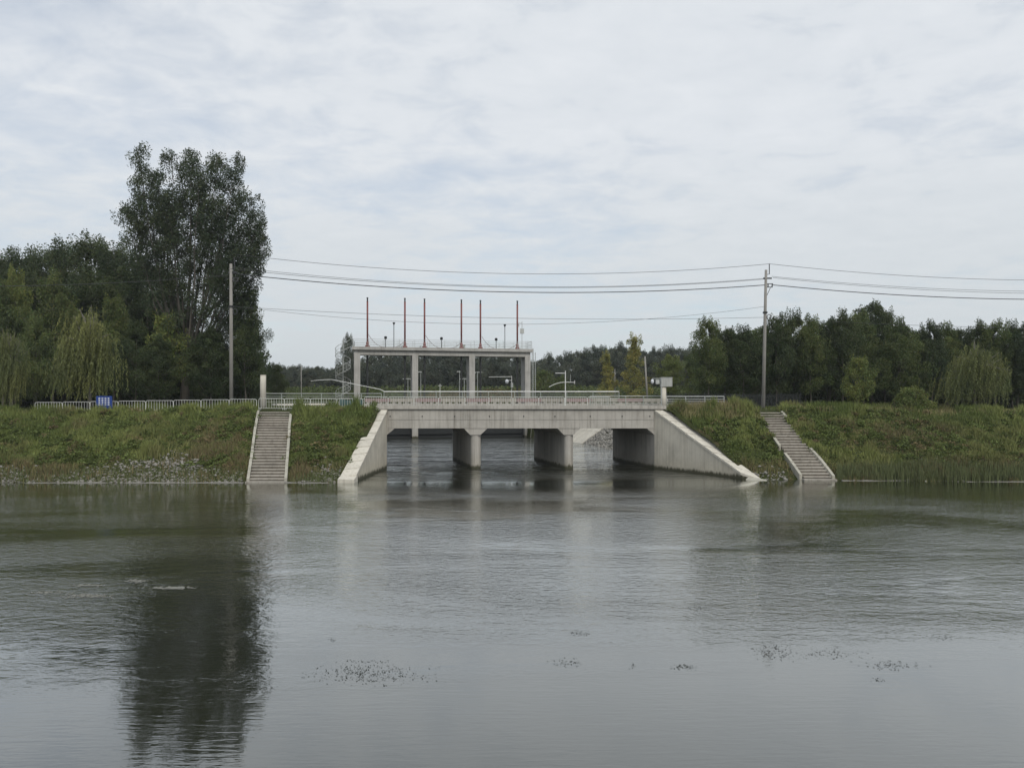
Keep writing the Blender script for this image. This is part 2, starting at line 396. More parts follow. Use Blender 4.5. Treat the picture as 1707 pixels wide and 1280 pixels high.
# the near bank under the photographer
nb = [(-1500, -60, 3.9), (1500, -60, 3.9), (1500, -1.5, 3.9), (-1500, -1.5, 3.9), (1500, 8, -0.6), (-1500, 8, -0.6)]
o = len(V); V = np.concatenate([V, np.array(nb)]); Fq = np.concatenate([Fq, np.array([(o, o+1, o+2, o+3), (o+3, o+2, o+4, o+5)])])
tag(np_mesh('ground', V, Fq, M['ground'], smooth=True), kind='structure')
wb = MB(); wb.add([(-1500, 4, 0), (1500, 4, 0), (1500, 156, 0), (-1500, 156, 0)], [(0, 1, 2, 3)])
tag(wb.build('river_water', M['water']), kind='structure')

# far levee that closes the view beyond the sluice
def levee():
    xs = np.linspace(-260, 300, 150); V = []
    for Y, hfac in ((146, 0), (150, .55), (154, .95), (158, 1), (166, .98), (176, 0)):
        for x in xs:
            h = 2.6 + 1.0 * (float(fbm(x * 0.02, 1.7, 9)) - 0.5)
            V.append((x, Y + 0.05 * x, 4.3 + h * hfac + (float(fbm(x * .3, Y * .3, 12)) - .5) * .35 * (hfac > 0)))
    V = np.array(V); nc = len(xs); nr = 6
    i, j = np.meshgrid(np.arange(nr - 1), np.arange(nc - 1), indexing='ij'); a = (i * nc + j).ravel()
    return V, np.stack([a, a + 1, a + nc + 1, a + nc], 1)
Vv, Fv = levee()
tag(np_mesh('far_embankment', Vv, Fv, M['ground'], smooth=True), kind='structure')

# road on the bank top, leading over the bridge
for nm, xa, xb in (('road', -150, -11.5), ('road', 10.5, 150)):
    b = MB(); n = 60
    for k in range(n + 1):
        x = xa + (xb - xa) * k / n
        for Y in (64.2, 69.2): b.v.append((x + SK * (Y - YF) * (1 if abs(x) < 13 else 0), Y, float(zt(x)) + 0.03))
    for k in range(n): b.f.append((2*k, 2*k+2, 2*k+3, 2*k+1))
    tag(b.build(nm, M['asphalt']), kind='structure')

# toe kerb along the waterline
for xa, xb, Yk in ((-46, -17.6, 50.42), (-14.9, -11.6, 50.42), (22.2, 30, 51.75), (30.2, 47, 51.1)):
    b = MB(); n = max(2, int((xb - xa) / 0.8))
    prof = []
    for k in range(n + 1):
        x = xa + (xb - xa) * k / n
        j = (random.random() - .5) * .1; h = -.03 + random.random() * 0.09
        prof.append([(x, Yk + j - .12, -.3), (x, Yk + j - .1, h), (x, Yk + j + .16, h + .01), (x, Yk + j + .2, -.3)])
    for k in range(n): b.loft(prof[k], prof[k + 1])
    tag(b.build('toe_kerb', M['rock']), kind='structure')

# ------------------------------------------------------------------ bridge
br = empty('concrete_bridge', (0.7, YF, 0), 'pale grey three-span concrete road bridge with chamfered pier heads over the canal', 'bridge')
def skew(poly_xz, Y0, Y1):                        # profile in x,z at YF extruded along the canal
    a = [(x + SK * (Y0 - YF), Y0, z) for x, z in poly_xz]; b = [(x + SK * (Y1 - YF), Y1, z) for x, z in poly_xz]
    return a, b
XA, P1a, P1b, P2a, P2b, XB = -9.89, -3.30, -2.49, 4.10, 4.86, 11.26
SOF, HB, TOPF = 3.18, 2.66, 4.70
prof = [(XA, HB), (XA + .62, SOF), (P1a - .5, SOF), (P1a, HB), (P1b, HB), (P1b + .55, SOF), (P2a - .5, SOF), (P2a, HB), (P2b, HB), (P2b + .55, SOF), (XB - .6, SOF), (XB, HB)]
b = MB()
for (xa, za), (xb, zb) in zip(prof[:-1], prof[1:]):
    a_, b_ = skew([(xa, za), (xb, zb), (xb, TOPF), (xa, TOPF)], YF, YB); b.loft(a_, b_)
b.build('deck_frame', M['conc'], br)
b = MB(); a_, b_ = skew([(XA - 0.8, -.8), (XA, -.8), (XA, TOPF), (XA - 0.8, TOPF)], YF + .002, YB); b.loft(a_, b_); b.build('abutment', M['conc'], br)
b = MB(); a_, b_ = skew([(XB, -.8), (XB + 0.8, -.8), (XB + 0.8, TOPF), (XB, TOPF)], YF + .002, YB); b.loft(a_, b_); b.build('abutment', M['conc'], br)
for pa, pb in ((P1a, P1b), (P2a, P2b)):           # wall piers with rounded noses
    c = (pa + pb) / 2; r = (pb - pa) / 2; poly = []
    for k in range(13):
        an = math.pi + math.pi * k / 12; poly.append((c + r * math.cos(an), YF + 0.04 + r + r * math.sin(an)))
    poly += [(pb + SK * (YB - YF), YB - .02), (pa + SK * (YB - YF), YB - .02)]
    MB().prism(poly, -.8, HB - .002).build('pier', M['conc'], br)
joints = [XA + 0.01, PX(704, YF), PX(758, YF), PX(816, YF), PX(873, YF), PX(925, YF), PX(984, YF), PX(1037, YF), XB - 0.01]
for xa, xb in zip(joints[:-1], joints[1:]):
    for z0, z1 in ((SOF + .004, 3.84), (3.868, 4.69)):
        xl = xa + .014; xr = xb - .014
        MB().box(xl, xr, YF - .035 - random.random() * .006, YF + .02, z0, z1).build('face_panel', M['conc'], br)
for k, x in enumerate([648, 704, 758, 816, 873, 925, 984, 1037, 1083]):
    X = PX(x, YF) + (0.12 if k == 0 else 0.0); MB().tube([(X, YF - .06, 4.13), (X, YF + .3, 4.14)], 0.055, 8).build('drain_pipe', M['dark'], br)
XKL, XKR = PX(627, YF), PX(1110, YF)
b = MB(); b.prism([(XKL, YF - .2), (XKR, YF - .2), (XKR + SK * .55, YF + .35), (XKL + SK * .55, YF + .35)], TOPF + .002, 4.975); b.build('front_kerb', M['conc'], br)
b = MB(); b.prism([(XKL, YF + .36), (XKR, YF + .36), (XKR + SK * 9, YB), (XKL + SK * 9, YB)], TOPF + .002, 4.72); b.build('deck_surface', M['asphalt'], br)
# faded red and white guard beam on the far edge of the deck, on stub posts
sxb = SK * (YB - YF)
nseg = 12; xs = np.linspace(PX(610, YB), PX(1112, YB), nseg + 1)
for k in range(nseg):
    MB().box(xs[k] + .01, xs[k + 1] - .01, YB - .45, YB - .2, 5.23, 5.55).build('guard_beam', M['red_kerb'] if k % 2 == 0 else M['conc_step'], br)
    for xx in np.linspace(xs[k] + .3, xs[k + 1] - .3, 4):
        MB().box(xx - .12, xx + .12, YB - .42, YB - .24, 4.72, 5.229).build('stub_post', M['conc'], br)
MB().box(xs[0], xs[-1], YB - .75, YB - .5, 4.721, 5.09).build('rear_kerb', M['conc'], br)

# wing walls with coping stones
def wing(name, label, lin, lout, zt0, ztip, ztoe, tipY):
    t = empty(name, (lin[0][0], YF, 0), label, 'wing wall')
    n = 10
    def z_at(Y): return zt0 + (ztip - zt0) * (YF - Y) / (YF - tipY)
    Ye_in, Ye_out = lin[1][1], lout[1][1]
    a = [(lin[0][0], YF - .003, -.8), (lin[0][0], YF - .003, zt0 - .16), (lin[1][0], Ye_in, z_at(Ye_in) - .16), (lin[1][0], Ye_in, -.8)]
    b = [(lout[0][0], YF - .003, -.8), (lout[0][0], YF - .003, zt0 - .16), (lout[1][0], Ye_out, z_at(Ye_out) - .16), (lout[1][0], Ye_out, -.8)]
    MB().loft(a, b).build('wall', M['conc_wing'], t)
    dx = 0.06 * (1 if lin[0][0] < 0 else -1)
    for k in range(n):
        q = []
        dz = (random.random() - .5) * .03
        for l, e in ((lin, dx), (lout, -dx)):
            for f in (k / n + .006, (k + 1) / n - .006):
                Y = l[0][1] + (l[1][1] - l[0][1]) * f; q.append((l[0][0] + (l[1][0] - l[0][0]) * f + e, Y - .003, z_at(Y) + dz))
        top = [q[0], q[1], q[3], q[2]]; bot = [(x, y, z - .158) for x, y, z in top]
        MB().loft(bot, top).build('coping_stone', M['conc_pale'], t)
    return t
lw = wing('wing_wall', 'sloping concrete wing wall with pale coping beside the wider concrete stairs', LW_IN, LW_OUT, 4.72, 0.42, 0, 51.2)
MB().add([(-11.45, 50.35, -.4), (-10.3, 50.35, -.4), (-10.3, 51.5, -.4), (-11.45, 51.5, -.4), (-11.42, 50.38, .26), (-10.36, 50.4, .2), (-10.35, 51.5, .42), (-11.42, 51.5, .45)],
     [(0,3,2,1),(4,5,6,7),(0,1,5,4),(1,2,6,5),(2,3,7,6),(3,0,4,7)]).build('toe_block', M['conc_pale'], lw)
rw = wing('wing_wall', 'long sloping concrete wing wall with pale coping under the bent grey cabinet column', RW_IN, RW_OUT, 4.66, 0.20, 0, 52.6)
rw['label'] = 'long sloping concrete wing wall with pale coping below the column carrying a grey cabinet'
MB().add([(15.7, 52.1, -.4), (17.2, 51.5, -.4), (17.3, 51.9, -.4), (16.4, 53.2, -.4), (15.95, 52.4, .08), (17.1, 51.6, .02), (17.2, 51.85, .03), (16.5, 53.0, .2)],
     [(0,3,2,1),(4,5,6,7),(0,1,5,4),(1,2,6,5),(2,3,7,6),(3,0,4,7)]).build('toe_block', M['kerb_worn'], rw)

# ------------------------------------------------------------------ stairs down the bank
def stairs(label, xb, Yb, zb, xt, Yt, ztop, width, n, curbs):
    t = empty('concrete_stairs', (xb, Yb, 0), label, 'stairs')
    for k in range(n):
        f = k / n; x = xb + (xt - xb) * f; y = Yb + (Yt - Yb) * f; z = zb + (ztop - zb) * (k + 1) / n
        run = (Yt - Yb) / n; j = random.random() * .02
        nx = xb + (xt - xb) * (k + 1) / n
        dz1, dz2 = random.uniform(-.012, .012), random.uniform(-.012, .012)
        def slab(y0, z0, z1, inset):
            return MB().add([(x - width/2 + inset, y0, z0), (x + width/2 - inset, y0, z0), (nx + width/2 - inset, y + run + .1, z0), (nx - width/2 + inset, y + run + .1, z0),
                  (x - width/2 + inset, y0, z1 + dz1), (x + width/2 - inset, y0, z1 + dz2), (nx + width/2 - inset, y + run + .1, z1 + dz2), (nx - width/2 + inset, y + run + .1, z1 + dz1)],
                 [(0,3,2,1),(4,5,6,7),(0,1,5,4),(1,2,6,5),(2,3,7,6),(3,0,4,7)])
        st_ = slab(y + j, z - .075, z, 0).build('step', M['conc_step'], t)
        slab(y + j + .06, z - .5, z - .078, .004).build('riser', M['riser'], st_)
    for side, f0, f1 in curbs:
        off = side * (width / 2 + .11)
        q = []
        for f in (f0, f1):
            x = xb + (xt - xb) * f + off; y = Yb - .05 + (Yt - Yb) * f; z = zb + (ztop - zb) * f + .12 + (ztop - zb) / n * .6
            x += random.uniform(-.04, .04); z += random.uniform(-.05, .03)
            q.append([(x - .095, y, z - .6), (x + .095, y, z - .6), (x + .095, y, z + random.uniform(-.02, .02)), (x - .095, y, z)])
        MB().loft(q[0], q[1]).build('side_kerb', M['kerb_worn'], t)
    MB().box(xb - width/2 - .15, xb + width/2 + .15, Yb - .45, Yb + .04, -.3, .09).build('landing_slab', M['conc_step'], t)
    return t
stairs('broad concrete stairs with pale side kerbs down the bank near the blue sign', PX(445, 50.8), 50.8, .06, PX(458, 60.3), 60.3, 4.5, 2.3, 25,
       [(-1, 0, .37), (-1, .385, .72), (-1, .735, .97), (1, 0, .36), (1, .37, .66), (1, .68, .93)])
stairs('narrow concrete stairs half overgrown by grass, with broken side kerbs, below the leaning power pole', PX(1364, 52.2), 52.2, .06, PX(1279, 60.3), 60.3, 4.45, 1.9, 24,
       [(-1, .03, .19), (-1, .2, .33), (-1, .43, .55), (1, 0, .13), (1, .14, .27), (1, .285, .40), (1, .88, .97)])

# ------------------------------------------------------------------ crowd barriers
def make_barrier():
    t = empty('crowd_barrier', (0, 0, 0), 'x', 'barrier')
    Wd, H, r = 2.12, 0.95, 0.15
    pts = [(-Wd/2, 0, 0), (-Wd/2, 0, H - r)]
    for k in range(1, 5): an = math.pi - math.pi/2 * k / 4; pts.append((-Wd/2 + r + r * math.cos(an), 0, H - r + r * math.sin(an)))
    for k in range(0, 5): an = math.pi/2 - math.pi/2 * k / 4; pts.append((Wd/2 - r + r * math.cos(an), 0, H - r + r * math.sin(an)))
    pts.append((Wd/2, 0, 0))
    fr = MB().tube(pts, 0.024, 6); fr.tube([(-Wd/2, 0, .16), (Wd/2, 0, .16)], .02, 6); fr.build('frame', M['galv_pale'], t)
    for k in range(9):
        x = -Wd/2 + Wd * (k + 1) / 10; MB().tube([(x, 0, .16), (x, 0, H)], .015, 5).build('bar', M['galv_pale'], t)
    for x in (-Wd/2 + .12, Wd/2 - .12):
        MB().tube([(x, -.25, 0.02), (x, -.2, .05), (x, 0, .17), (x, .2, .05), (x, .25, .02)], .02, 5).build('foot', M['galv_pale'], t)
    return t
bproto = make_barrier(); first = [True]
def put_barrier(p0, p1, label, group):
    global bproto
    o = bproto if first[0] else copy_tree(bproto); first[0] = False
    a = Vector(p0); b = Vector(p1); c = (a + b) / 2; d = b - a
    o.location = c; o.rotation_euler = (0, 0, math.atan2(d.y, d.x)); o.scale = (math.hypot(d.x, d.y) / 2.15, 1, 1)
    o['label'] = label; o['group'] = group
edges = [58, 104, 150, 197, 243, 289, 335, 382, 428]
for k in range(8):
    y0, y1 = 60.75 + .08 * k, 60.75 + .08 * (k + 1)
    za = PZ(671 - 6 * (k + .5) / 8, y0) - .95
    put_barrier((PX(edges[k], y0), y0, za), (PX(edges[k + 1], y1), y1, za), f'{ORD[7 - k]} galvanised crowd barrier beyond the broad stairs along the grass, counted from the stairs', 'crowd barriers on the grass')
edges = [431, 474, 517.5, 561.5, 605]
for k in range(4):
    y0, y1 = 61.6 + .5 * k, 61.6 + .5 * (k + 1)
    put_barrier((PX(edges[k], y0), y0, 4.6), (PX(edges[k + 1], y1), y1, 4.6), f'{ORD[k]} galvanised crowd barrier from the stairs head towards the bridge deck', 'crowd barriers at the bridge approach')
edges = [607, 647, 690, 731, 775, 815, 855, 898, 941, 979, 1018]
for k in range(10):
    y0, y1 = 63.9 + .3 * k, 63.9 + .3 * (k + 1)
    put_barrier((PX(edges[k], y0), y0, 4.72), (PX(edges[k + 1], y1), y1, 4.72), f'{ORD[k]} galvanised crowd barrier on the bridge deck, counted from the broad stairs end', 'crowd barriers on the bridge deck')
tn = empty('netting_panel', (PX(585, 63.6), 63.6, 4.6), 'teal netting sheet hung behind the barrier beside the bridge end', 'netting')
b = MB(); xs = np.linspace(PX(566, 63.6), PX(604, 63.6), 9)
for k, x in enumerate(xs):
    yy = 63.75 + .06 * math.sin(k * 1.7); b.v += [(x, yy, 4.62), (x, yy, 5.42 + .04 * math.cos(k)), (x, yy + .02, 4.62), (x, yy + .02, 5.42 + .04 * math.cos(k))]
for k in range(8): i = 4 * k; b.f += [(i, i + 4, i + 5, i + 1), (i + 2, i + 3, i + 7, i + 6), (i + 1, i + 5, i + 7, i + 3)]
b.build('net_sheet', M['teal'], tn)
for x in (xs[0], xs[-1]): MB().tube([(x, 63.8, 4.6), (x, 63.8, 5.5)], .02, 5).build('stake', M['galv'], tn)

# ------------------------------------------------------------------ pipe railings on the far side of the road
def railing(label, p0, p1, zg, rails, npost, mat, cap, post_r=.035):
    t = empty('pipe_railing', (p0[0], p0[1], zg), label, 'railing')
    a = Vector((*p0, 0)); b_ = Vector((*p1, 0)); top = max(z for z, r in rails)
    for k in range(npost):
        p = a + (b_ - a) * k / (npost - 1); MB().tube([(p.x, p.y, zg - .05), (p.x, p.y, top)], post_r, 6).build('post', mat, t)
    for z, r in rails:
        MB().tube([(a.x, a.y, z), (b_.x, b_.y, z)], r, 6).build('rail', cap if z == top else mat, t)
    return t
Y1 = 70.3
main = railing('long pipe railing with thick white top rail on the far bridge edge', (PX(640, Y1), Y1), (PX(1032, Y1), Y1), 4.9,
        [(PZ(652.8, Y1), .06), (PZ(657, Y1), .02), (PZ(660, Y1), .02), (PZ(663, Y1), .02), (PZ(668, Y1), .02)], 10, M['rail_green'], M['white_pipe'])
MB().tube([P(641, 652.4, Y1), P(633, 648.8, Y1), P(605, 643.2, Y1), P(575, 637, Y1), P(553, 632.6, Y1), P(535, 633.3, Y1), P(518, 635, Y1)], [.034, .034, .032, .03, .03, .026, .022], 6).build('bent_pipe', M['white_pipe'], main)
Y2 = 70.9
railing('low grey-green pipe railing between the round white column and the bridge', (PX(436, Y2), Y2), (PX(636, Y2), Y2), 4.6,
        [(PZ(656, Y2), .04), (PZ(660.5, Y2), .03), (PZ(665, Y2), .022), (PZ(670, Y2), .022)], 7, M['rail_green'], M['galv'])
Y3 = 68.0
railing('pipe railing joining the bridge to the column with the grey cabinet', (PX(984, Y3), Y3), (PX(1102, Y3), Y3), 4.7,
        [(PZ(660.2, Y3), .04), (PZ(664, Y3), .025), (PZ(668, Y3), .025), (PZ(672, Y3), .025), (PZ(676, Y3), .02)], 5, M['rail_green'], M['galv'])
railing('short five-rail pipe railing in front of the black fence', (PX(1111, Y3), Y3), (PX(1207, Y3), Y3), 4.6,
        [(PZ(660.8, Y3), .04), (PZ(665.4, Y3), .025), (PZ(669, Y3), .025), (PZ(672.6, Y3), .025), (PZ(676, Y3), .02)], 4, M['galv'], M['galv'])

# white mast with two arms on the bridge
Ym = 67.5
t = empty('white_mast', (PX(942, Ym), Ym, 4.72), 'thin white mast with a straight upper arm and a curved boom on the bridge', 'mast')
MB().tube([(PX(942.5, Ym), Ym, 4.7), P(942.5, 618, Ym)], .045, 6).build('pole', M['white_pipe'], t)
MB().tube([P(926, 622, Ym), P(942.5, 622, Ym)], .035, 6).build('upper_arm', M['white_pipe'], t)
MB().tube([P(915, 645, Ym), P(924, 640.5, Ym), P(934, 637.6, Ym), P(945, 637, Ym), P(958, 637.4, Ym)], .03, 6).build('curved_boom', M['white_pipe'], t)
MB().tube([P(958, 634, Ym), P(958, 640, Ym)], .025, 6).build('boom_end', M['white_pipe'], t)
MB().tube([P(951, 637, Ym), P(951, 624, Ym)], .018, 5).build('whip_rod', M['galv'], t)

# round concrete columns at both bridge ends
Yc = 66.5
t = empty('round_column', (PX(438.5, Yc), Yc, 4.6), 'plain round white column standing behind the barriers at the stairs head', 'column')
MB().tube([(PX(438.5, Yc), Yc, 4.5), P(438.5, 640, Yc), P(438.8, 626, Yc)], [.26, .25, .24], 14).build('shaft', M['conc_pale'], t, True)
MB().tube([P(438.8, 626, Yc), P(438.8, 625, Yc)], [.26, .25], 14).build('top_ring', M['conc_pale'], t)
t = empty('round_column', (PX(1105.5, Yc), Yc, 4.6), 'pale round column carrying a ribbed grey cabinet and a white camera', 'column')
MB().tube([(PX(1106, Yc), Yc, 4.5), P(1106, 642, Yc)], .24, 14).build('shaft', M['conc_pale'], t, True)
x0, x1 = PX(1101, Yc), PX(1119.5, Yc); z0, z1 = PZ(644.5, Yc), PZ(630, Yc)
cab = MB().box(x0, x1, Yc - .3, Yc + .3, z0, z1).build('cabinet', M['grey_box'], t)
for k in range(7):
    x = x0 + (x1 - x0) * (k + .5) / 7; MB().box(x - .02, x + .02, Yc - .33, Yc - .302, z0 + .03, z1 - .03).build('rib', M['conc_gate'], cab)
MB().box(x0 - .04, x1 + .04, Yc - .34, Yc + .34, z1 + .002, z1 + .05).build('lid', M['grey_box'], cab)
MB().tube([(x0, Yc, z1 - .05), P(1088, 631, Yc), P(1088, 640, Yc)], .03, 6).build('bracket', M['grey_box'], t)
b = MB(); cx, cz = PX(1087.5, Yc), PZ(636, Yc)
b.tube([(cx, Yc, cz + .2), (cx, Yc, cz + .14), (cx, Yc, cz), (cx, Yc, cz - .12), (cx, Yc, cz - .19)], [.06, .12, .14, .11, .04], 10); b.build('camera_dome', M['sign_white'], t, True)
MB().box(PX(1093, Yc), PX(1099, Yc), Yc - .12, Yc + .12, PZ(640, Yc), PZ(633, Yc)).build('junction_box', M['grey_box'], t)
MB().tube([(PX(1101.5, Yc), Yc - .3, 4.6), (PX(1101.5, Yc), Yc - .3, PZ(645, Yc))], .05, 6).build('conduit', M['galv'], t)

# ------------------------------------------------------------------ sluice gate
D = Vector((-0.2223, 0.975, 0)); U = Vector((0.975, 0.2223, 0)); G = Vector((-9.65, 109, 0))
def gp(s, d, z=0): v = G + U * s + D * d; return (v.x, v.y, z)
def s_of(px): r = (px - CX) / F; return (r * 109 + 9.65) / (.975 - .2223 * r)
sg = empty('sluice_gate_frame', (G.x, G.y, 0), 'grey concrete sluice frame of four columns under a long platform', 'sluice gate')
SCOL = [-12.05, -4.06, 4.06, 12.25]
for s in SCOL:
    MB().obox(gp(s, 1.25), U, D, .41, 1.25, -.9, 11.68).build('column', M['conc_gate'], sg)
for s0, s1 in zip(SCOL[:-1], SCOL[1:]):
    for d in (.35, 2.15):
        MB().obox(gp((s0 + s1) / 2, d), U, D, (s1 - s0) / 2 - .412, .28, 11.62, 12.3).build('beam', M['conc_gate'], sg)
for s in SCOL: MB().obox(gp(s, 1.25), U, D, .41, 1.2, 11.682, 12.3).build('column_head', M['conc_gate'], sg)
MB().obox(gp(.1, 1.25), U, D, 12.85, 1.6, 12.302, 12.72).build('platform_slab', M['conc_gate'], sg)
# bank walls that tie the frame to both banks
for s in (-14.4, 14.6):
    MB().obox(gp(s, 1.2), U, D, 1.9, 1.6, -.9, 4.9).build('side_wall', M['conc_gate'], sg)
def pipe_rail(t, pts, zs, mat, r=.02, posts=True):
    for (a, b_) in zip(pts[:-1], pts[1:]):
        for z in zs: MB().tube([(a[0], a[1], z), (b_[0], b_[1], z)], r, 5).build('rail', mat, t)
    if posts:
        for a, b_ in zip(pts[:-1], pts[1:]):
            L_ = math.hypot(a[0] - b_[0], a[1] - b_[1]); n = max(1, round(L_ / 2.1))
            for k in range(n): MB().tube([(a[0] + (b_[0] - a[0]) * k / n, a[1] + (b_[1] - a[1]) * k / n, 12.7), (a[0] + (b_[0] - a[0]) * k / n, a[1] + (b_[1] - a[1]) * k / n, zs[-1])], r * 1.2, 5).build('post', mat, t)
pr = empty('platform_railing', gp(0, 0, 12.72), 'thin pale pipe railing around the sluice platform', 'railing')
pipe_rail(pr, [gp(-12.6, -.2), gp(12.8, -.2), gp(12.8, 2.7), gp(-12.6, 2.7), gp(-12.6, -.2)], [12.95, 13.2, 13.45, 13.8], M['galv'], .022)
for k in range(5): q = gp(11.9 + .22 * k, -.22); MB().tube([(q[0], q[1], 12.72), (q[0], q[1], 13.9)], .02, 5).build('gate_bar', M['galv'], pr)
for k, (s0, s1) in enumerate(zip(SCOL[:-1], SCOL[1:])):
    c = (s0 + s1) / 2; hw = (s1 - s0) / 2 - .43
    t = empty('gate_leaf', gp(c, 1.0, 0), f'dark steel gate leaf with two black lifting screws, {ORD[k]} bay from the spiral staircase', 'sluice gate')
    MB().obox(gp(c, 1.1), U, D, hw, .06, -.8, 4.25).build('plate', M['gate_steel'], t)
    for z in (.5, 1.5, 2.5, 3.5): MB().obox(gp(c, .9), U, D, hw - .05, .12, z, z + .2).build('rib', M['gate_steel'], t)
    for px in ((613, 676), (709, 771), (803, 865))[k]:
        q = gp(s_of(px), 1.0); MB().tube([(q[0], q[1], 3.9), (q[0], q[1], 12.3)], .14, 8).build('lifting_screw', M['dark'], t)
for k, (px, yt) in enumerate(((613, 496), (676, 497), (709, 498), (771, 499.5), (803, 500.5), (865, 501.5))):
    q = gp(s_of(px), 1.0); zt_ = PZ(yt, q[1])
    t = empty('screw_hoist', (q[0], q[1], 12.72), f'{"rusty red" if k in (0, 2) else "red-brown"} upright hoist tube on the sluice platform, {ORD[k]} from the spiral staircase', 'hoist', 'hoists on the sluice platform')
    b = MB(); b.tube([(q[0], q[1], 12.715), (q[0], q[1], 12.95), (q[0], q[1], 13.0), (q[0], q[1], 13.35), (q[0], q[1], 13.6)], [.36, .34, .2, .2, .12], 10); b.build('gearbox', M['red'], t)
    MB().tube([(q[0], q[1], 13.6), (q[0], q[1], zt_ - .6)], .125, 8).build('tube', M['red'], t, True)
    for z in (zt_ - .62, (13.6 + zt_) / 2): MB().tube([(q[0], q[1], z), (q[0], q[1], z + .08)], .135, 8).build('collar', M['red'], t)
    MB().tube([(q[0], q[1], zt_ - .6), (q[0], q[1], zt_ - .12), (q[0], q[1], zt_ - .1), (q[0], q[1], zt_)], [.1, .1, .14, .13], 8).build('cap', M['dark'], t)
    if k % 2 == 0:
        pts = []
        for j in range(12):
            f = j / 11; p = gp(s_of(px) + .1 + 2.3 * f, .5); pts.append((p[0], p[1], 12.75 + 1.75 * (1 - f) ** 2.2))
        MB().tube(pts, .03, 5).build('power_cable', M['cable_brown'], t)
    else:
        pts = []
        for j in range(8):
            f = j / 7; p = gp(s_of(px) - .1 - 1.8 * f, .5); pts.append((p[0], p[1], 12.75 + .9 * (1 - f) ** 2.5))
        MB().tube(pts, .03, 5).build('power_cable', M['cable_brown'], t)
def lamp(px, ytop, d, head, label, zbase=12.72, Yat=None):
    if Yat is None: q = gp(s_of(px), d)
    else: q = (PX(px, Yat), Yat, 0)
    z1 = PZ(ytop, q[1])
    t = empty('lamp_post', (q[0], q[1], zbase), label, 'lamp')
    MB().tube([(q[0], q[1], zbase - .02), (q[0], q[1], zbase + .3), (q[0], q[1], z1 - .3)], [.09, .055, .05], 6).build('pole', M['gate_steel'] if head != 'pale' else M['galv'], t)
    if head == 'cup': MB().tube([(q[0], q[1], z1 - .35), (q[0], q[1], z1 - .05), (q[0], q[1], z1)], [.06, .2, .17], 8).build('lamp_head', M['gate_steel'], t)
    else: MB().tube([(q[0], q[1], z1 - .4), (q[0], q[1], z1 - .36), (q[0], q[1], z1 - .05), (q[0], q[1], z1)], [.08, .2, .2, .1], 8).build('lamp_head', M['grey_box'] if head == 'pale' else M['gate_steel'], t)
    return t
for px, yt, nm in ((644.5, 560.5, 'first'), (739.5, 562, 'second'), (832.5, 563.5, 'third')):
    lamp(px, yt, 2.3, 'drum', f'short drum-headed lamp on the sluice platform, {nm} short one from the spiral staircase')
lamp(658.5, 537.5, 2.2, 'cup', 'tall cup-headed post on the sluice platform near the spiral staircase')
lamp(847, 541, 2.2, 'cup', 'tall cup-headed post on the sluice platform near the weather mast')
q = gp(s_of(777.5), 2.2); t = empty('control_box', (q[0], q[1], 12.72), 'small grey-green control box on the platform by the fourth hoist', 'box')
MB().box(q[0] - .17, q[0] + .17, q[1] - .15, q[1] + .15, 12.72, 13.3).build('housing', M['rail_green'], t); MB().box(q[0] - .21, q[0] + .21, q[1] - .19, q[1] + .19, 13.3, 13.36).build('lid', M['galv'], t)
q = gp(s_of(874.5), 1.6); t = empty('weather_mast', (q[0], q[1], 12.72), 'pale mast with grey instrument box and side arm on the sluice platform', 'mast')
MB().tube([(q[0], q[1], 12.7), (q[0], q[1], PZ(536, q[1]))], .045, 6).build('pole', M['galv'], t)
MB().box(q[0] - .3, q[0] + .3, q[1] - .2, q[1] + .2, PZ(556, q[1]), PZ(548, q[1])).build('instrument_box', M['grey_box'], t)
MB().tube([(q[0] - .6, q[1], PZ(538.5, q[1])), (q[0], q[1], PZ(538.5, q[1]))], .03, 6).build('side_arm', M['galv'], t)
MB().tube([(q[0] - .52, q[1], PZ(544.5, q[1])), (q[0] - .52, q[1], PZ(541, q[1])), (q[0] - .52, q[1], PZ(538.5, q[1]))], [.12, .1, .02], 8).build('camera', M['grey_box'], t)
# service pipes at the outer end
t = empty('service_ladder', gp(13.0, .6, 4.9), 'grey caged service ladder against the outer column of the sluice frame', 'ladder')
for s, d in ((12.95, .2), (13.45, .2), (13.3, .9)):
    q = gp(s, d); q2 = gp(s, d); MB().tube([(q[0], q[1], 4.85), (q2[0], q2[1], 12.9 if s < 13.4 else 12.3)], .05, 6).build('rail', M['galv'], t)
for k in range(24):
    a = gp(12.95, .2, 5.1 + k * .32); b_ = gp(13.45, .2, 5.1 + k * .32); MB().tube([a, b_], .018, 5).build('rung', M['galv'], t)
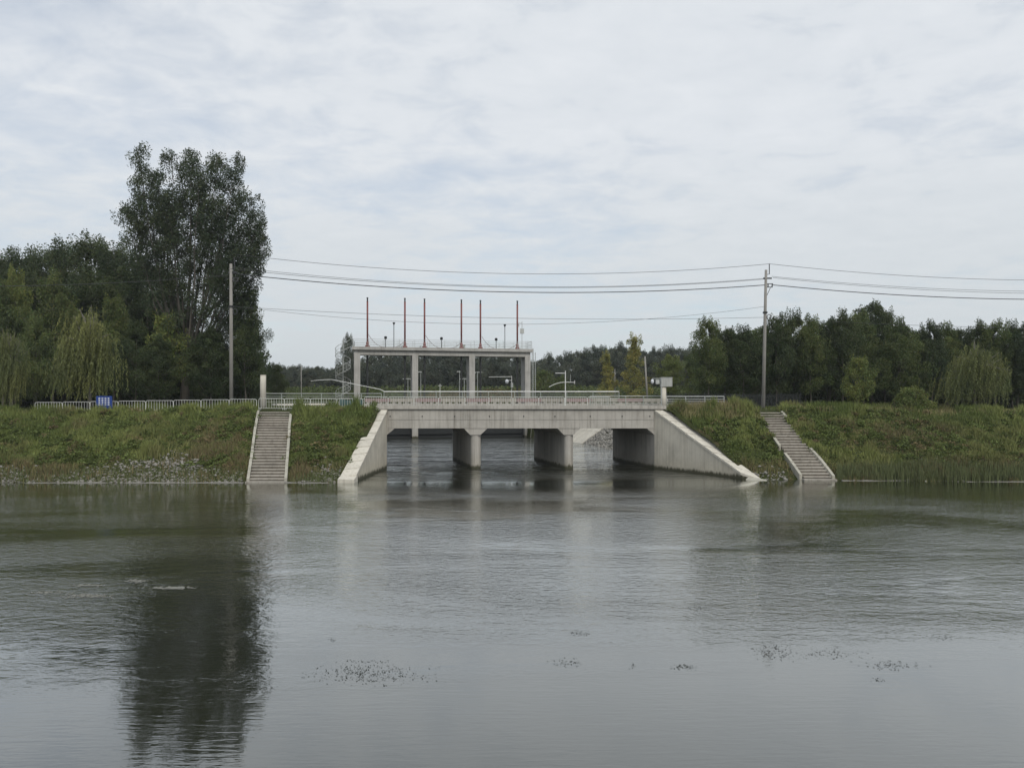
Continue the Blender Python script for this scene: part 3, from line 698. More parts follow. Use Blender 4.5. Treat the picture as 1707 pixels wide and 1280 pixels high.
# spiral staircase
q = gp(-13.95, 1.0); t = empty('spiral_staircase', (q[0], q[1], 4.9), 'thin galvanised spiral staircase climbing to the sluice platform', 'staircase')
MB().tube([(q[0], q[1], 4.85), (q[0], q[1], 13.8)], .07, 8).build('centre_pole', M['galv'], t)
Rr = 1.05; H0, H1 = 4.9, 12.7; nst = 38; turns = 2.6
hp, sp_, mid = [], [], []
for k in range(nst + 1):
    f = k / nst; an = 2 * math.pi * turns * f + 2.2; z = H0 + (H1 - H0) * f
    ca, sa = math.cos(an), math.sin(an)
    hp.append((q[0] + Rr * ca, q[1] + Rr * sa, z + 1.0)); sp_.append((q[0] + Rr * ca, q[1] + Rr * sa, z + .02)); mid.append((q[0] + Rr * ca, q[1] + Rr * sa, z + .5))
    if k < nst:
        a2 = an + 2 * math.pi * turns / nst
        poly = [(q[0] + .06 * ca, q[1] + .06 * sa), (q[0] + Rr * ca, q[1] + Rr * sa), (q[0] + Rr * math.cos(a2), q[1] + Rr * math.sin(a2)), (q[0] + .06 * math.cos(a2), q[1] + .06 * math.sin(a2))]
        MB().prism(poly, z, z + .035).build('tread', M['galv'], t)
        MB().tube([(q[0] + Rr * ca, q[1] + Rr * sa, z), hp[-1]], .014, 4).build('baluster', M['galv'], t)
MB().tube(hp, .03, 6).build('handrail', M['galv'], t); MB().tube(mid, .016, 5).build('mid_rail', M['galv'], t); MB().tube(sp_, .035, 6).build('stringer', M['galv'], t)
# lamp and camera poles on the flat ground behind the frame
def arm_pole(px, yt, Y, arms, label, lum='white_pipe', zb=4.55):
    t = empty('arm_pole', (PX(px, Y), Y, zb), label, 'pole')
    MB().tube([(PX(px, Y), Y, zb - .1), P(px, yt, Y)], [.07, .045], 6).build('pole', M[lum], t)
    for xe, ye, hd in arms:
        MB().tube([P(px, ye, Y), P(xe, ye + .6, Y)], .05, 6).build('arm', M[lum], t)
        if hd: c = P(xe, ye + .5, Y); MB().box(c[0] - .3, c[0] + .3, Y - .1, Y + .1, c[2] - .05, c[2] + .07).build('lamp_head', M['grey_box'], t)
    return t
t = arm_pole(853, 626.5, 121, [(815, 627.8, False)], 'white camera pole with long straight arm and hanging globe behind the sluice')
c = P(845, 636, 121); MB().tube([(c[0], 121, c[2] + .35), (c[0], 121, c[2] + .2), (c[0], 121, c[2]), (c[0], 121, c[2] - .3), (c[0], 121, c[2] - .38)], [.08, .26, .3, .2, .06], 10).build('globe', M['sign_white'], t, True)
MB().box(PX(851.5, 121), PX(855.5, 121), 120.7, 121, PZ(646, 121), PZ(638, 121)).build('equipment_box', M['grey_box'], t)
MB().tube([P(845, 634, 121), P(853, 634, 121)], .04, 5).build('bracket', M['white_pipe'], t)
arm_pole(680, 630.5, 124, [(674.5, 631, True), (684.5, 631, True)], 'twin-armed lamp post just outside the second sluice column', 'galv')
arm_pole(701.5, 618.5, 122, [(690, 619.5, True), (700, 619.5, True)], 'taller twin-armed lamp post against the second sluice column', 'galv')
arm_pole(766, 617.5, 126, [(764.5, 619, True)], 'single-headed lamp post seen through the middle sluice bay', 'galv')
arm_pole(774, 630.5, 125, [(769, 631, True), (778, 631, True)], 'twin-armed lamp post seen beside the third sluice column', 'galv')
arm_pole(796, 619.5, 123, [(790, 620.5, True), (800.5, 620, True)], 'twin-armed lamp post on the far side of the third sluice column', 'galv')
arm_pole(733.5, 640, 128, [(733.8, 642.5, True)], 'low white marker lamp in the middle sluice bay', 'white_pipe')
# tall slim poles in the distance
def far_pole(px0, y0, px1, y1, Y, r, label, arms=0):
    t = empty('utility_pole', (PX(px0, Y), Y, 4.5), label, 'pole')
    MB().tube([(PX(px0, Y), Y, 4.4), P(px1, y1, Y)], [r, r * .7], 8).build('shaft', M['conc_post'], t, True)
    for k in range(arms): MB().tube([P(px1 - 8, y1 + 4 + 6 * k, Y), P(px1 + 2, y1 + 8 + 6 * k, Y)], .05, 5).build('cross_arm', M['galv'], t)
far_pole(1080, 660, 1075, 594, 104, .15, 'leaning bare concrete pole beside the tall yellow-green conical tree')
far_pole(1025, 650, 1025, 615, 118, .09, 'short pale pole with a slanted arm between the two yellowing conical trees', 1)
far_pole(502.5, 660, 502, 610, 128, .09, 'slim far pole in the meadow beyond the low grey-green railing', 0)

# ------------------------------------------------------------------ power poles and wires
def power_pole(label, xb, xt, Y, ytop, side):
    t = empty('power_pole', (PX(xb, Y), Y, 4.4), label, 'power pole')
    a = (PX(xb, Y), Y, 4.2); b_ = P(xt, ytop, Y)
    MB().tube([a, tuple((Vector(a) + Vector(b_)) / 2), b_], [.165, .14, .11], 12).build('shaft', M['conc_post'], t, True)
    def at(y): f = (PZ(y, Y) - a[2]) / (b_[2] - a[2]); return a[0] + (b_[0] - a[0]) * f
    MB().tube([(at(ytop) + .02, Y, PZ(ytop + 8, Y)), (at(ytop) + .28, Y, PZ(ytop + 7, Y)), (at(ytop) + .28, Y, PZ(ytop - 10, Y))], .04, 6).build('pin_insulator', M['wire'], t)
    z = PZ(ytop + 14, Y); MB().box(at(ytop + 14) - .22, at(ytop + 14) + .5, Y - .05, Y + .05, z - .06, z + .06).build('cross_arm', M['wire'], t)
    z = PZ(ytop + 25, Y); x = at(ytop + 25)
    MB().box(x, x + .62, Y - .04, Y + .04, z + .06, z + .12).build('bracket', M['wire'], t)
    MB().box(x, x + .58, Y - .04, Y + .04, z - .22, z - .16).build('bracket', M['wire'], t)
    for dx in (.2, .55): MB().tube([(x + dx, Y, z - .2), (x + dx, Y, z + .1)], .05, 6).build('insulator', M['wire'], t)
    MB().tube([(x + .08, Y, z - .95), (x + .42, Y, z - .2)], .025, 5).build('strut', M['wire'], t)
    z = PZ(ytop + 71, Y); x = at(ytop + 71)
    MB().tube([(x, Y, z - .07), (x, Y, z + .07)], .2, 10).build('clamp_band', M['dark'], t)
    pts = [(x + .32 + .17 * math.cos(k / 12 * 2 * math.pi), Y, z - .4 + .24 * math.sin(k / 12 * 2 * math.pi)) for k in range(13)]
    MB().tube(pts, .035, 5, False).build('cable_coil', M['wire'], t)
    return t
pl = power_pole('straight concrete power pole rising among the barriers before the tall poplar', 385.5, 385, 61.9, 440, -1)
power_pole('slightly leaning concrete power pole with brackets and coiled cable above the narrow stairs', 1272, 1277, 66, 450, 1)
def wire(label, p0, p1, sag, r):
    pts = []
    for k in range(33):
        f = k / 32; v = Vector(p0).lerp(Vector(p1), f); v.z -= 4 * sag * f * (1 - f); pts.append(v)
    tag(MB().tube(pts, r, 5).build('overhead_wire', M['wire']), label, 'wire')
YL, YR = 61.9, 66.0
def lp(y, dx=0): return (PX(386, YL) + dx, YL, PZ(y, YL))
def rp(y, dx=0): return (PX(1277, YR) + dx, YR, PZ(y, YR))
wire('topmost thin wire strung between the two power poles', lp(424, .25), rp(440, .3), 1.2, .018)
wire('upper of the paired wires strung between the two power poles', lp(445), rp(464), 1.13, .016)
wire('lower of the paired wires strung between the two power poles', (PX(386, YL), YL - .3, PZ(449, YL)), (PX(1277, YR), YR - .3, PZ(466, YR)), 1.1, .018)
wire('thick sagging cable strung between the two power poles', lp(456), rp(475, .05), 1.05, .036)
wire('thin straighter low wire under the thick cable between the power poles', lp(511), rp(529), .5, .014)
wire('thin deeply sagging low wire under the thick cable between the power poles', lp(510, .1), rp(511, -.1), 1.5, .012)
def rq(y, dx=0): return (68.0, 69.2, PZ(y, 69.2))
wire('topmost thin wire running on past the leaning power pole', rp(440, .3), rq(452), 1.1, .018)
wire('upper of the paired wires running on past the leaning power pole', rp(461, .5), rq(472), 1.0, .016)
wire('lower of the paired wires running on past the leaning power pole', (PX(1277, YR) + .5, YR - .3, PZ(464, YR)), (68, 68.9, PZ(477, 69)), 1.0, .016)
wire('thick sagging cable running on past the leaning power pole', rp(475, .55), rq(485), 1.0, .036)
wire('thin low wire before the treetops past the leaning power pole', rp(530, .3), rq(540), .6, .014)
wire('dark cable before the trees beyond the blue sign', lp(458), (-70, 58.5, PZ(440, 58.5)), 1.3, .022)
# wire('thin wire before the trees beyond the blue sign', lp(446), (-70, 58.2, PZ(428, 58.5)), 1.2, .014)

# ------------------------------------------------------------------ blue notice board
Ys = 60.45
t = empty('notice_board', (PX(173.5, Ys), Ys, 4.3), 'blue notice board with rows of white characters standing at the barriers', 'sign')
x0, x1 = PX(160.5, Ys), PX(187, Ys); z0, z1 = PZ(681, Ys), PZ(660, Ys)
bd = MB().box(x0, x1, Ys - .03, Ys + .03, z0, z1).build('board', M['blue'], t)
for x in (x0 + .12, x1 - .12): MB().tube([(x, Ys + .06, 4.1), (x, Ys + .06, z1 - .05)], .03, 6).build('leg', M['galv'], t)
for r_ in range(4):
    for c_ in range(4):
        cx = PX(166 + 5.1 * c_, Ys); cz = PZ(664 + 3.5 * r_, Ys); g = MB(); rr = random.Random(r_ * 4 + c_)
        for zz in (-.035, 0, .04): wv = .055 + .02 * rr.random(); g.box(cx - wv, cx + wv, Ys - .036, Ys - .0305, cz + zz - .011, cz + zz + .011)
        for xx in (-.05 + .02 * rr.random(), .045): g.box(cx + xx - .013, cx + xx + .013, Ys - .0365, Ys - .031, cz - .045, cz + .05)
        g.build('character', M['sign_white'], bd)
# pole stub with a sagging rope at the end of the barriers
# ------------------------------------------------------------------ black palisade fence
Yf = 73.0
t = empty('palisade_fence', (PX(1207, Yf), Yf, 4.55), 'black metal palisade fence in front of the dark wood', 'fence')
xa, xb = PX(1112, Yf), PX(1335, Yf); npk = 92
pm = None
for k in range(npk):
    x = xa + (xb - xa) * k / (npk - 1)
    if pm is None:
        o = MB().box(x - .03, x + .03, Yf - .012, Yf + .012, 4.5, PZ(656.5, Yf)).build('picket', M['fence'], t); pm = (o, x)
    else:
        o = pm[0].copy(); col.objects.link(o); o.parent = t; o.location = (x - pm[1], 0, random.uniform(-.02, .02))
for z in (4.8, PZ(660, Yf)): MB().box(xa, xb, Yf + .014, Yf + .05, z, z + .05).build('cross_rail', M['fence'], t)
for k in range(8):
    x = xa + (xb - xa) * k / 7; MB().box(x - .05, x + .05, Yf + .052, Yf + .14, 4.45, PZ(655, Yf)).build('post', M['fence'], t)

# ------------------------------------------------------------------ rocks
def rocks(name, centers, sizes, mat, kind='stuff', label=None):
    import bmesh
    bm = bmesh.new(); bmesh.ops.create_icosphere(bm, subdivisions=1, radius=1.0)
    bv = np.array([v.co[:] for v in bm.verts]); bf = np.array([[v.index for v in f.verts] for f in bm.faces]); bm.free()
    n = len(centers); C = np.asarray(centers); S = np.asarray(sizes)
    jit = 1 + (rng.random((n, len(bv), 1)) - .5) * .75
    sc3 = np.stack([.8 + .6 * rng.random(n), .8 + .5 * rng.random(n), .5 + .35 * rng.random(n)], 1)[:, None, :]
    an = rng.random(n) * 6.28; ca, sa = np.cos(an), np.sin(an)
    vv = bv[None] * jit * sc3 * S[:, None, None]
    x = vv[..., 0] * ca[:, None] - vv[..., 1] * sa[:, None]; y = vv[..., 0] * sa[:, None] + vv[..., 1] * ca[:, None]
    V = np.stack([x, y, vv[..., 2]], -1) + C[:, None, :]
    Fq = (bf[None] + (np.arange(n) * len(bv))[:, None, None]).reshape(-1, 3)
    return tag(np_mesh(name, V.reshape(-1, 3), Fq, mat, nside=3), label, None, None, kind)
def stone_mask(X, Y):                             # where rubble shows at the foot of the bank
    ph = np.clip(Y - toe(X), 0, 10)
    xp = X / Y * F + CX
    a = np.exp(-((xp - 255) / 85) ** 2) * sstep(3.6, 1.6, ph) + 1.0 * np.exp(-((xp - 290) / 26) ** 2) * sstep(4.6, 2.5, ph)
    a = a + 0.5 * np.exp(-((xp - 20) / 40) ** 2) * sstep(3.0, 1.0, ph) + .55 * np.exp(-((xp - 400) / 22) ** 2) * sstep(2.2, .8, ph)
    a = a + .6 * np.exp(-((xp - 1285) / 45) ** 2) * sstep(2.0, .6, ph) + .5 * np.exp(-((xp - 1530) / 20) ** 2) * np.exp(-((ph - 2.2) / .5) ** 2) + .6 * np.exp(-((xp - 1703) / 14) ** 2) * np.exp(-((ph - 2.4) / .7) ** 2)
    a = a + .65 * np.exp(-((xp - 560) / 40) ** 2) * sstep(3.4, .8, ph) + .3 * np.exp(-((xp - 120) / 70) ** 2) * sstep(2.4, .6, ph) + .5 * np.exp(-((xp - 1480) / 30) ** 2) * np.exp(-((ph - 1.5) / .4) ** 2)
    a = a + .22 * sstep(.9, .1, ph)
    return a * (0.55 + 0.9 * fbm(X * .7, Y * .9, 21))
n = 60000
X = rng.uniform(-46, 46, n); Y = toe(X) + rng.random(n) ** 1.3 * 5.0
m = rng.random(n) < np.clip(stone_mask(X, Y), 0, 1) * .42
lim = np.where(X < 0, X < np.array([lerp_line(LW_OUT, y) for y in Y]) - .2, X > np.array([lerp_line(RW_OUT, y) for y in Y]) + .2)
m &= lim & ~((X > -17.9) & (X < -14.6)) & ~((X > 18.9) & (X < 21.5))
X, Y = X[m], Y[m]; S = .03 + .085 * rng.random(len(X)) ** 2.4
rocks('rubble_stones', np.stack([X, Y, gz_front(X, Y) + S * .35], 1), S, M['rock'])
# riprap on the canal side beyond the bridge
cs, ss = [], []
for sgn in (1, -1):
    for k in range(6500 if sgn > 0 else 900):
        Yk = random.uniform(72.5, 96); f = random.uniform(-.08, 1.0)
        cs.append((canal_c(Yk) + sgn * (halfw(Yk) + slopew(Yk) * f), Yk, -.6 + 5.2 * f + .06)); ss.append(.1 + .14 * random.random() ** 2)
rocks('riprap_stones', cs, ss, M['rock'])
# pale concrete slope slabs between riprap and gate
for sgn, lab in ((1, 'pale concrete slope slabs beside the riprap, running up to the sluice frame'), (-1, 'pale concrete slope slabs under the spiral staircase bank')):
    t = empty('slope_paving', (canal_c(101) + sgn * halfw(101), 101, 0), lab, 'paving')
    ys = np.linspace(95.5, 109.5, 6)
    for a_, b_ in zip(ys[:-1], ys[1:]):
        for f0, f1 in ((-.02, .33), (.335, .66), (.665, 1.0)):
            q = []
            for Yk, f in ((a_ + .03, f0), (b_ - .03, f0), (b_ - .03, f1), (a_ + .03, f1)):
                q.append((canal_c(Yk) + sgn * (halfw(Yk) + slopew(Yk) * f), Yk, -.6 + 5.2 * f + .3))
            MB().loft([(x, y, z - .2) for x, y, z in q], q).build('slab', M['conc_pale'], t)

# ------------------------------------------------------------------ grass
def make_grass(name, X, Y, H, colr, wid, tipc=None, lean=.45, Z=None):
    n = len(X); z = gz_front(X, Y) if Z is None else Z
    an = rng.random(n) * 6.28; la = rng.random(n) * 6.28; ll = rng.random(n) * lean
    wx = np.cos(an) * wid / 2; wy = np.sin(an) * wid / 2
    base = np.stack([X, Y, z - .04], 1)
    s = np.stack([wx, wy, np.zeros(n)], 1)
    tip = base + np.stack([np.cos(la) * ll * H, np.sin(la) * ll * H, H], 1)
    mid = base + np.stack([np.cos(la) * ll * H * .3, np.sin(la) * ll * H * .3, H * .6], 1)
    V = np.stack([base - s, base + s, mid + s * .8, tip, mid - s * .8], 1).reshape(-1, 3)
    i = np.arange(n)[:, None] * 5
    Ft = np.concatenate([i + np.array([[0, 1, 2]]), i + np.array([[0, 2, 4]]), i + np.array([[4, 2, 3]])], 0)
    C = np.repeat(colr[:, None, :], 5, 1)
    if tipc is not None: C[:, 3, :] = tipc; C[:, 2, :] = C[:, 4, :] = .6 * C[:, 2, :] + .4 * tipc
    return tag(np_mesh(name, V, Ft, M['grass'], colr=C.reshape(-1, 3), nside=3), None, None, None, 'stuff')
def bank_points(n, y1=62.3):
    X = rng.uniform(-47, 47, n); Y = toe(X) - .1 + (y1 - toe(X) + .1) * rng.random(n)
    lo = np.array([lerp_line(LW_OUT, y) if y < YF else -10.7 for y in Y]); ro = np.array([lerp_line(RW_OUT, y) if y < YF else 12.3 for y in Y])
    f = (Y - 50.8) / (60.3 - 50.8)
    cl = PX(445, 50.8) + (PX(458, 60.3) - PX(445, 50.8)) * f; cr = PX(1362, 52.2) + (PX(1281, 60.3) - PX(1362, 52.2)) * f
    over = np.where(f > .55, .35 * fbm(X * 1.3, Y * 1.3, 77), 0)
    ok = ((X < lo - .12) | (X > ro + .12)) & (np.abs(X - cl) > 1.33 - over * .3) & ((np.abs(X - cr) > 1.15 - over * 1.3))
    ok &= ~((np.abs(X - cl) < 1.4) & (Y > 60)) & ~((np.abs(X - cr) < 1.2) & (Y > 60))
    return X[ok], Y[ok]
X, Y = bank_points(330000)
sm = stone_mask(X, Y); keep = rng.random(len(X)) > np.clip(sm * 1.35, 0, .93); X, Y = X[keep], Y[keep]
s = np.clip((Y - toe(X)) / (CREST - toe(X)), 0, 1.2); xp = X / Y * F + CX
mound = fbm(X * .9, Y * 1.0, 31, 3)
H = (.10 + .42 * sstep(.38, .68, mound) ** 1.3) * (.6 + .8 * rng.random(len(X)))
H *= 1 + .9 * np.exp(-((xp - 250) / 42) ** 2) * np.exp(-((Y - 53.6) / 1.2) ** 2) + .9 * np.exp(-((xp - 560) / 80) ** 2) * np.exp(-((Y - 60.2) / .9) ** 2)
H *= 1 + .8 * np.exp(-((xp - 1200) / 60) ** 2) * np.exp(-((Y - 60.3) / 1.2) ** 2) + .35 * sstep(59.5, 60.5, Y)
H *= np.where(Y < toe(X) + .7, .75, 1)
g1 = np.array([.080, .114, .030]); g2 = np.array([.195, .222, .070]); br1 = np.array([.165, .122, .072]); ol = np.array([.155, .146, .066])
t1 = fbm(X * .28, Y * .4, 41)[:, None]; t2 = rng.random((len(X), 1))
C = g1 + (g2 - g1) * np.clip(sstep(.35, .68, t1) * .7 + t2 * .4, 0, 1)
def patch(x0, y0, wx, wy): return np.exp(-((xp - x0) / wx) ** 2 - ((s - y0) / wy) ** 2)
bm_ = patch(1530, .62, 85, .17) + .8 * patch(375, .5, 45, .25) + .5 * patch(310, .25, 60, .12) + .4 * patch(540, .12, 60, .12) + .45 * patch(1330, .2, 60, .14) + .35 * patch(60, .12, 120, .10)
bm_ = bm_ + .75 * sstep(.36, .06, s) + .25 * sstep(.9, .6, s) * (fbm(X * .22, Y * .3, 66) > .52)
bm_ = np.clip(bm_ * (.5 + 1.1 * fbm(X * .9, Y * 1.2, 51)) + .55 * sstep(.6, .75, fbm(X * .4, Y * .5, 61)), 0, .85)[:, None]
tgt = np.where(t2 > .5, br1, ol)
C = C + (tgt - C) * bm_
C *= (.75 + .5 * rng.random((len(X), 1)))
make_grass('bank_grass', X, Y, H, C, .035 + .03 * rng.random(len(X))[:, None][:, 0])
# leafy weeds in low mounds over the bank
X, Y = bank_points(5200, 60.6); keep = (rng.random(len(X)) > np.clip(stone_mask(X, Y) * 1.3, 0, .95)) & (rng.random(len(X)) < sstep(.35, .6, fbm(X * .3, Y * .35, 101)) + .15) & (Y > toe(X) + 1.8); X, Y = X[keep], Y[keep]
k_ = len(X); rad_ = .13 + .36 * rng.random(k_) ** 1.6; nl_ = 80
d_ = rng.normal(size=(k_ * nl_, 3)); d_ /= np.linalg.norm(d_, axis=1, keepdims=True); d_[:, 2] = np.abs(d_[:, 2])
cW = np.repeat(np.stack([X, Y, gz_front(X, Y) + .05], 1), nl_, 0) + d_ * (np.repeat(rad_, nl_) * (.55 + .5 * rng.random(k_ * nl_)))[:, None] * np.array([1.25, 1.25, .8])
aW = d_ * .8 + rng.normal(size=d_.shape) * .6; aW /= np.linalg.norm(aW, axis=1, keepdims=True)
sW = np.cross(aW, rng.normal(size=aW.shape)); sW /= np.linalg.norm(sW, axis=1, keepdims=True)
lW = (.09 + .08 * rng.random(k_ * nl_))[:, None]
VW = np.stack([cW, cW + aW * lW * .5 + sW * lW * .3, cW + aW * lW, cW + aW * lW * .5 - sW * lW * .3], 1).reshape(-1, 3)
kc = np.where((rng.random(k_) < .10)[:, None], np.array([[.17, .135, .07]]), np.array([[.108, .140, .042]])) * (.6 + .7 * rng.random((k_, 1)))
tag(np_mesh('bank_weeds', VW, np.arange(len(VW)).reshape(-1, 4), M['grass'], colr=np.repeat(np.repeat(kc, nl_, 0) * (.75 + .5 * rng.random((k_ * nl_, 1))), 4, 0)), kind='stuff')
# tall seeding grass along the crest, and reeds at the waterline
X, Y = bank_points(150000, 62.2); xp = X / Y * F + CX
pr_ = .95 * np.exp(-((xp - 1195) / 62) ** 2) * (Y > 58.8) + .35 * ((xp > 1300) & (Y > 59.6)) + .5 * np.exp(-((xp - 560) / 75) ** 2) * (Y > 59.3) + .25 * ((xp < 420) & (Y > 60.2)) + .6 * np.exp(-((xp - 415) / 12) ** 2) * (Y > 59.6)
m = rng.random(len(X)) < pr_; X, Y, xp = X[m], Y[m], xp[m]
H = (.3 + .45 * rng.random(len(X))) * (1 + .3 * np.exp(-((xp - 1195) / 50) ** 2)); H[xp > 1300] *= .75; H[xp < 650] *= .7
C = np.array([.165, .175, .064]) * (.7 + .6 * rng.random((len(X), 1)))
tip = np.array([.32, .26, .145]) * (.6 + .6 * rng.random((len(X), 1))); lm = (xp < 650)[:, None]; tip = np.where(lm, C * 1.1, tip)
make_grass('crest_grass', X, Y, H, C, .04, tip, .5)
X, Y = bank_points(90000, 53.0); xp = X / Y * F + CX
m = rng.random(len(X)) < (.75 * ((xp > 1395) & (Y < toe(X) + 1.5)) * np.clip(fbm(X * .5, Y, 71) * 1.8 - .3, 0, 1) + .18 * ((xp < 420) & (Y < 52)) + .3 * ((xp > 480) & (xp < 565) & (Y < 51.6)))
X, Y = X[m], Y[m]; C = np.array([.115, .135, .06]) * (.65 + .7 * rng.random((len(X), 1)))
make_grass('waterside_reeds', X, Y, (.45 + .5 * rng.random(len(X))) * np.where(X > 0, 1, .55), C, .03, None, .22)
# rough grass on the flat top, at the foot of the trees and on the far levee
n = 60000; X = rng.uniform(-75, 75, n); Y = rng.uniform(62, 80, n)
m = ((X < -13.5) | (X > 11.5)) & ~((Y > 64) & (Y < 69.4)); X, Y = X[m], Y[m]
C = np.array([.09, .11, .035]) * (.6 + .7 * rng.random((len(X), 1)))
make_grass('verge_grass', X, Y, .15 + .3 * rng.random(len(X)), C, .05, None, .5, Z=zt(X))
n = 45000; X = rng.uniform(-110, 110, n); Y = rng.uniform(148.5, 166, n)
hf = np.interp(Y, [146, 150, 154, 158, 166], [0, .55, .95, 1, .98]); hh = 2.6 + 1.0 * (fbm(X * .02, np.full(n, 1.7), 9) - .5)
C = np.where(fbm(X * .04, Y * .1, 91)[:, None] > .55, np.array([[.13, .10, .045]]), np.array([[.075, .10, .03]])) * (.6 + .7 * rng.random((n, 1)))
make_grass('levee_grass', X, Y + .05 * X, .4 + .7 * rng.random(n), C, .12, None, .5, Z=4.3 + hh * hf)

# ------------------------------------------------------------------ floating weed and pale streaks on the river
def floats(name, spots, mat, size):
    vs, fs = [], []
    for (x0, x1, y0, y1, n_) in spots:
        for k in range(n_):
            u = random.gauss(.5, .22); v = random.gauss(.5, .25); px = x0 + (x1 - x0) * u; py = y0 + (y1 - y0) * v
            Yw = EYE * F / (py - HY); Xw = PX(px, Yw); sz = size * (.5 + random.random()); an = random.random() * 6.28
            h = .004 + .006 * random.random()
            o = len(vs)
            for a, f in ((0, 1.6), (1.4, .6), (math.pi, 1.4), (4.5, .7)): vs.append((Xw + sz * f * math.cos(an + a), Yw + sz * f * math.sin(an + a), h + (.004 if a == 0 else 0)))
            fs.append((o, o + 1, o + 2, o + 3))
    me = bpy.data.meshes.new(name); me.from_pydata(vs, [], fs); me.update(); me.materials.append(mat)
    o = bpy.data.objects.new(name, me); col.objects.link(o); return tag(o, kind='stuff')
weed = paint('floating_weed', (0.03, 0.036, 0.028), .7, 0, .2, (.03, .03, .02))
floats('floating_weed', [(505, 720, 1106, 1140, 420), (560, 660, 1098, 1106, 30), (1250, 1330, 1072, 1100, 170), (1320, 1440, 1082, 1098, 120), (1420, 1545, 1100, 1118, 110), (915, 978, 1097, 1112, 60), (945, 985, 1049, 1060, 70), (1120, 1162, 1106, 1116, 70), (1140, 1190, 1004, 1018, 70), (1530, 1610, 1056, 1070, 60), (1448, 1476, 1128, 1136, 20), (545, 560, 1063, 1070, 12), (1050, 1060, 1106, 1113, 10)], weed, .014)
streak_mat = paint('pale_streak', (.22, .22, .19), .8, 0, .2)  # small pale flat pieces laid in streaks on the water
floats('pale_water_streaks', [(252, 322, 978, 982, 190), (210, 245, 966, 971, 90), (100, 190, 990, 996, 150), (40, 120, 985, 990, 60), (120, 175, 974, 977, 70)], streak_mat, .035)

# ------------------------------------------------------------------ trees
def unit(a): return a / np.maximum(np.linalg.norm(a, axis=1, keepdims=True), 1e-9)
def leaf_arrays(C, A, S, wr, r):
    n = len(C); side = unit(np.cross(A, unit(r.normal(size=(n, 3))))); nrm = np.cross(A, side)
    L_ = S[:, None]
    V = np.stack([C, C + A * L_ * .45 + side * L_ * wr * .5 + nrm * L_ * .06, C + A * L_, C + A * L_ * .45 - side * L_ * wr * .5 + nrm * L_ * .06], 1).reshape(-1, 3)
    return V
def crown_mesh(name, C, A, S, wr, tint, mat, parent, r):
    V = leaf_arrays(C, A, S, wr, r); n = len(C)
    return np_mesh(name, V, np.arange(n * 4).reshape(-1, 4), mat, parent, np.repeat(tint, 4, 0))
def puffs(cent, rad, nl, r, zs=1.0, shell=.35):
    k = len(cent); n = k * nl
    d = unit(r.normal(size=(n, 3))); u = (shell ** 3 + (1 - shell ** 3) * r.random(n)) ** (1 / 3)
    c = np.repeat(cent, nl, 0); rr = np.repeat(rad, nl)
    P_ = c + d * (u * rr)[:, None] * np.array([1, 1, zs])
    A = unit(d * .7 + r.normal(size=(n, 3)) * .7 + np.array([0, 0, -.15]))
    tint = np.repeat(.8 + .45 * r.random(k), nl)[:, None] * (.75 + .5 * r.random((n, 1))) * (1 + .10 * r.normal(size=(n, 3)) * np.array([1, .5, .6]))
    return P_, A, np.clip(tint, .2, 2.2)
def env(shape, t):
    if shape == 'round': return np.sqrt(np.clip(1 - (2 * t - .95) ** 2 * .98, .02, 1))
    if shape == 'upright': return np.interp(t, [0, .12, .4, .7, .9, 1], [.55, .85, 1, .75, .38, .08])
    if shape == 'cone': return np.interp(t, [0, .1, .25, .6, .85, 1], [.5, .9, 1, .55, .2, .03])
    if shape == 'vase': return np.interp(t, [0, .2, .55, .8, .95, 1], [.35, .6, .95, 1, .6, .25])
    return np.interp(t, [0, .3, .7, 1], [.8, 1, .8, .2])
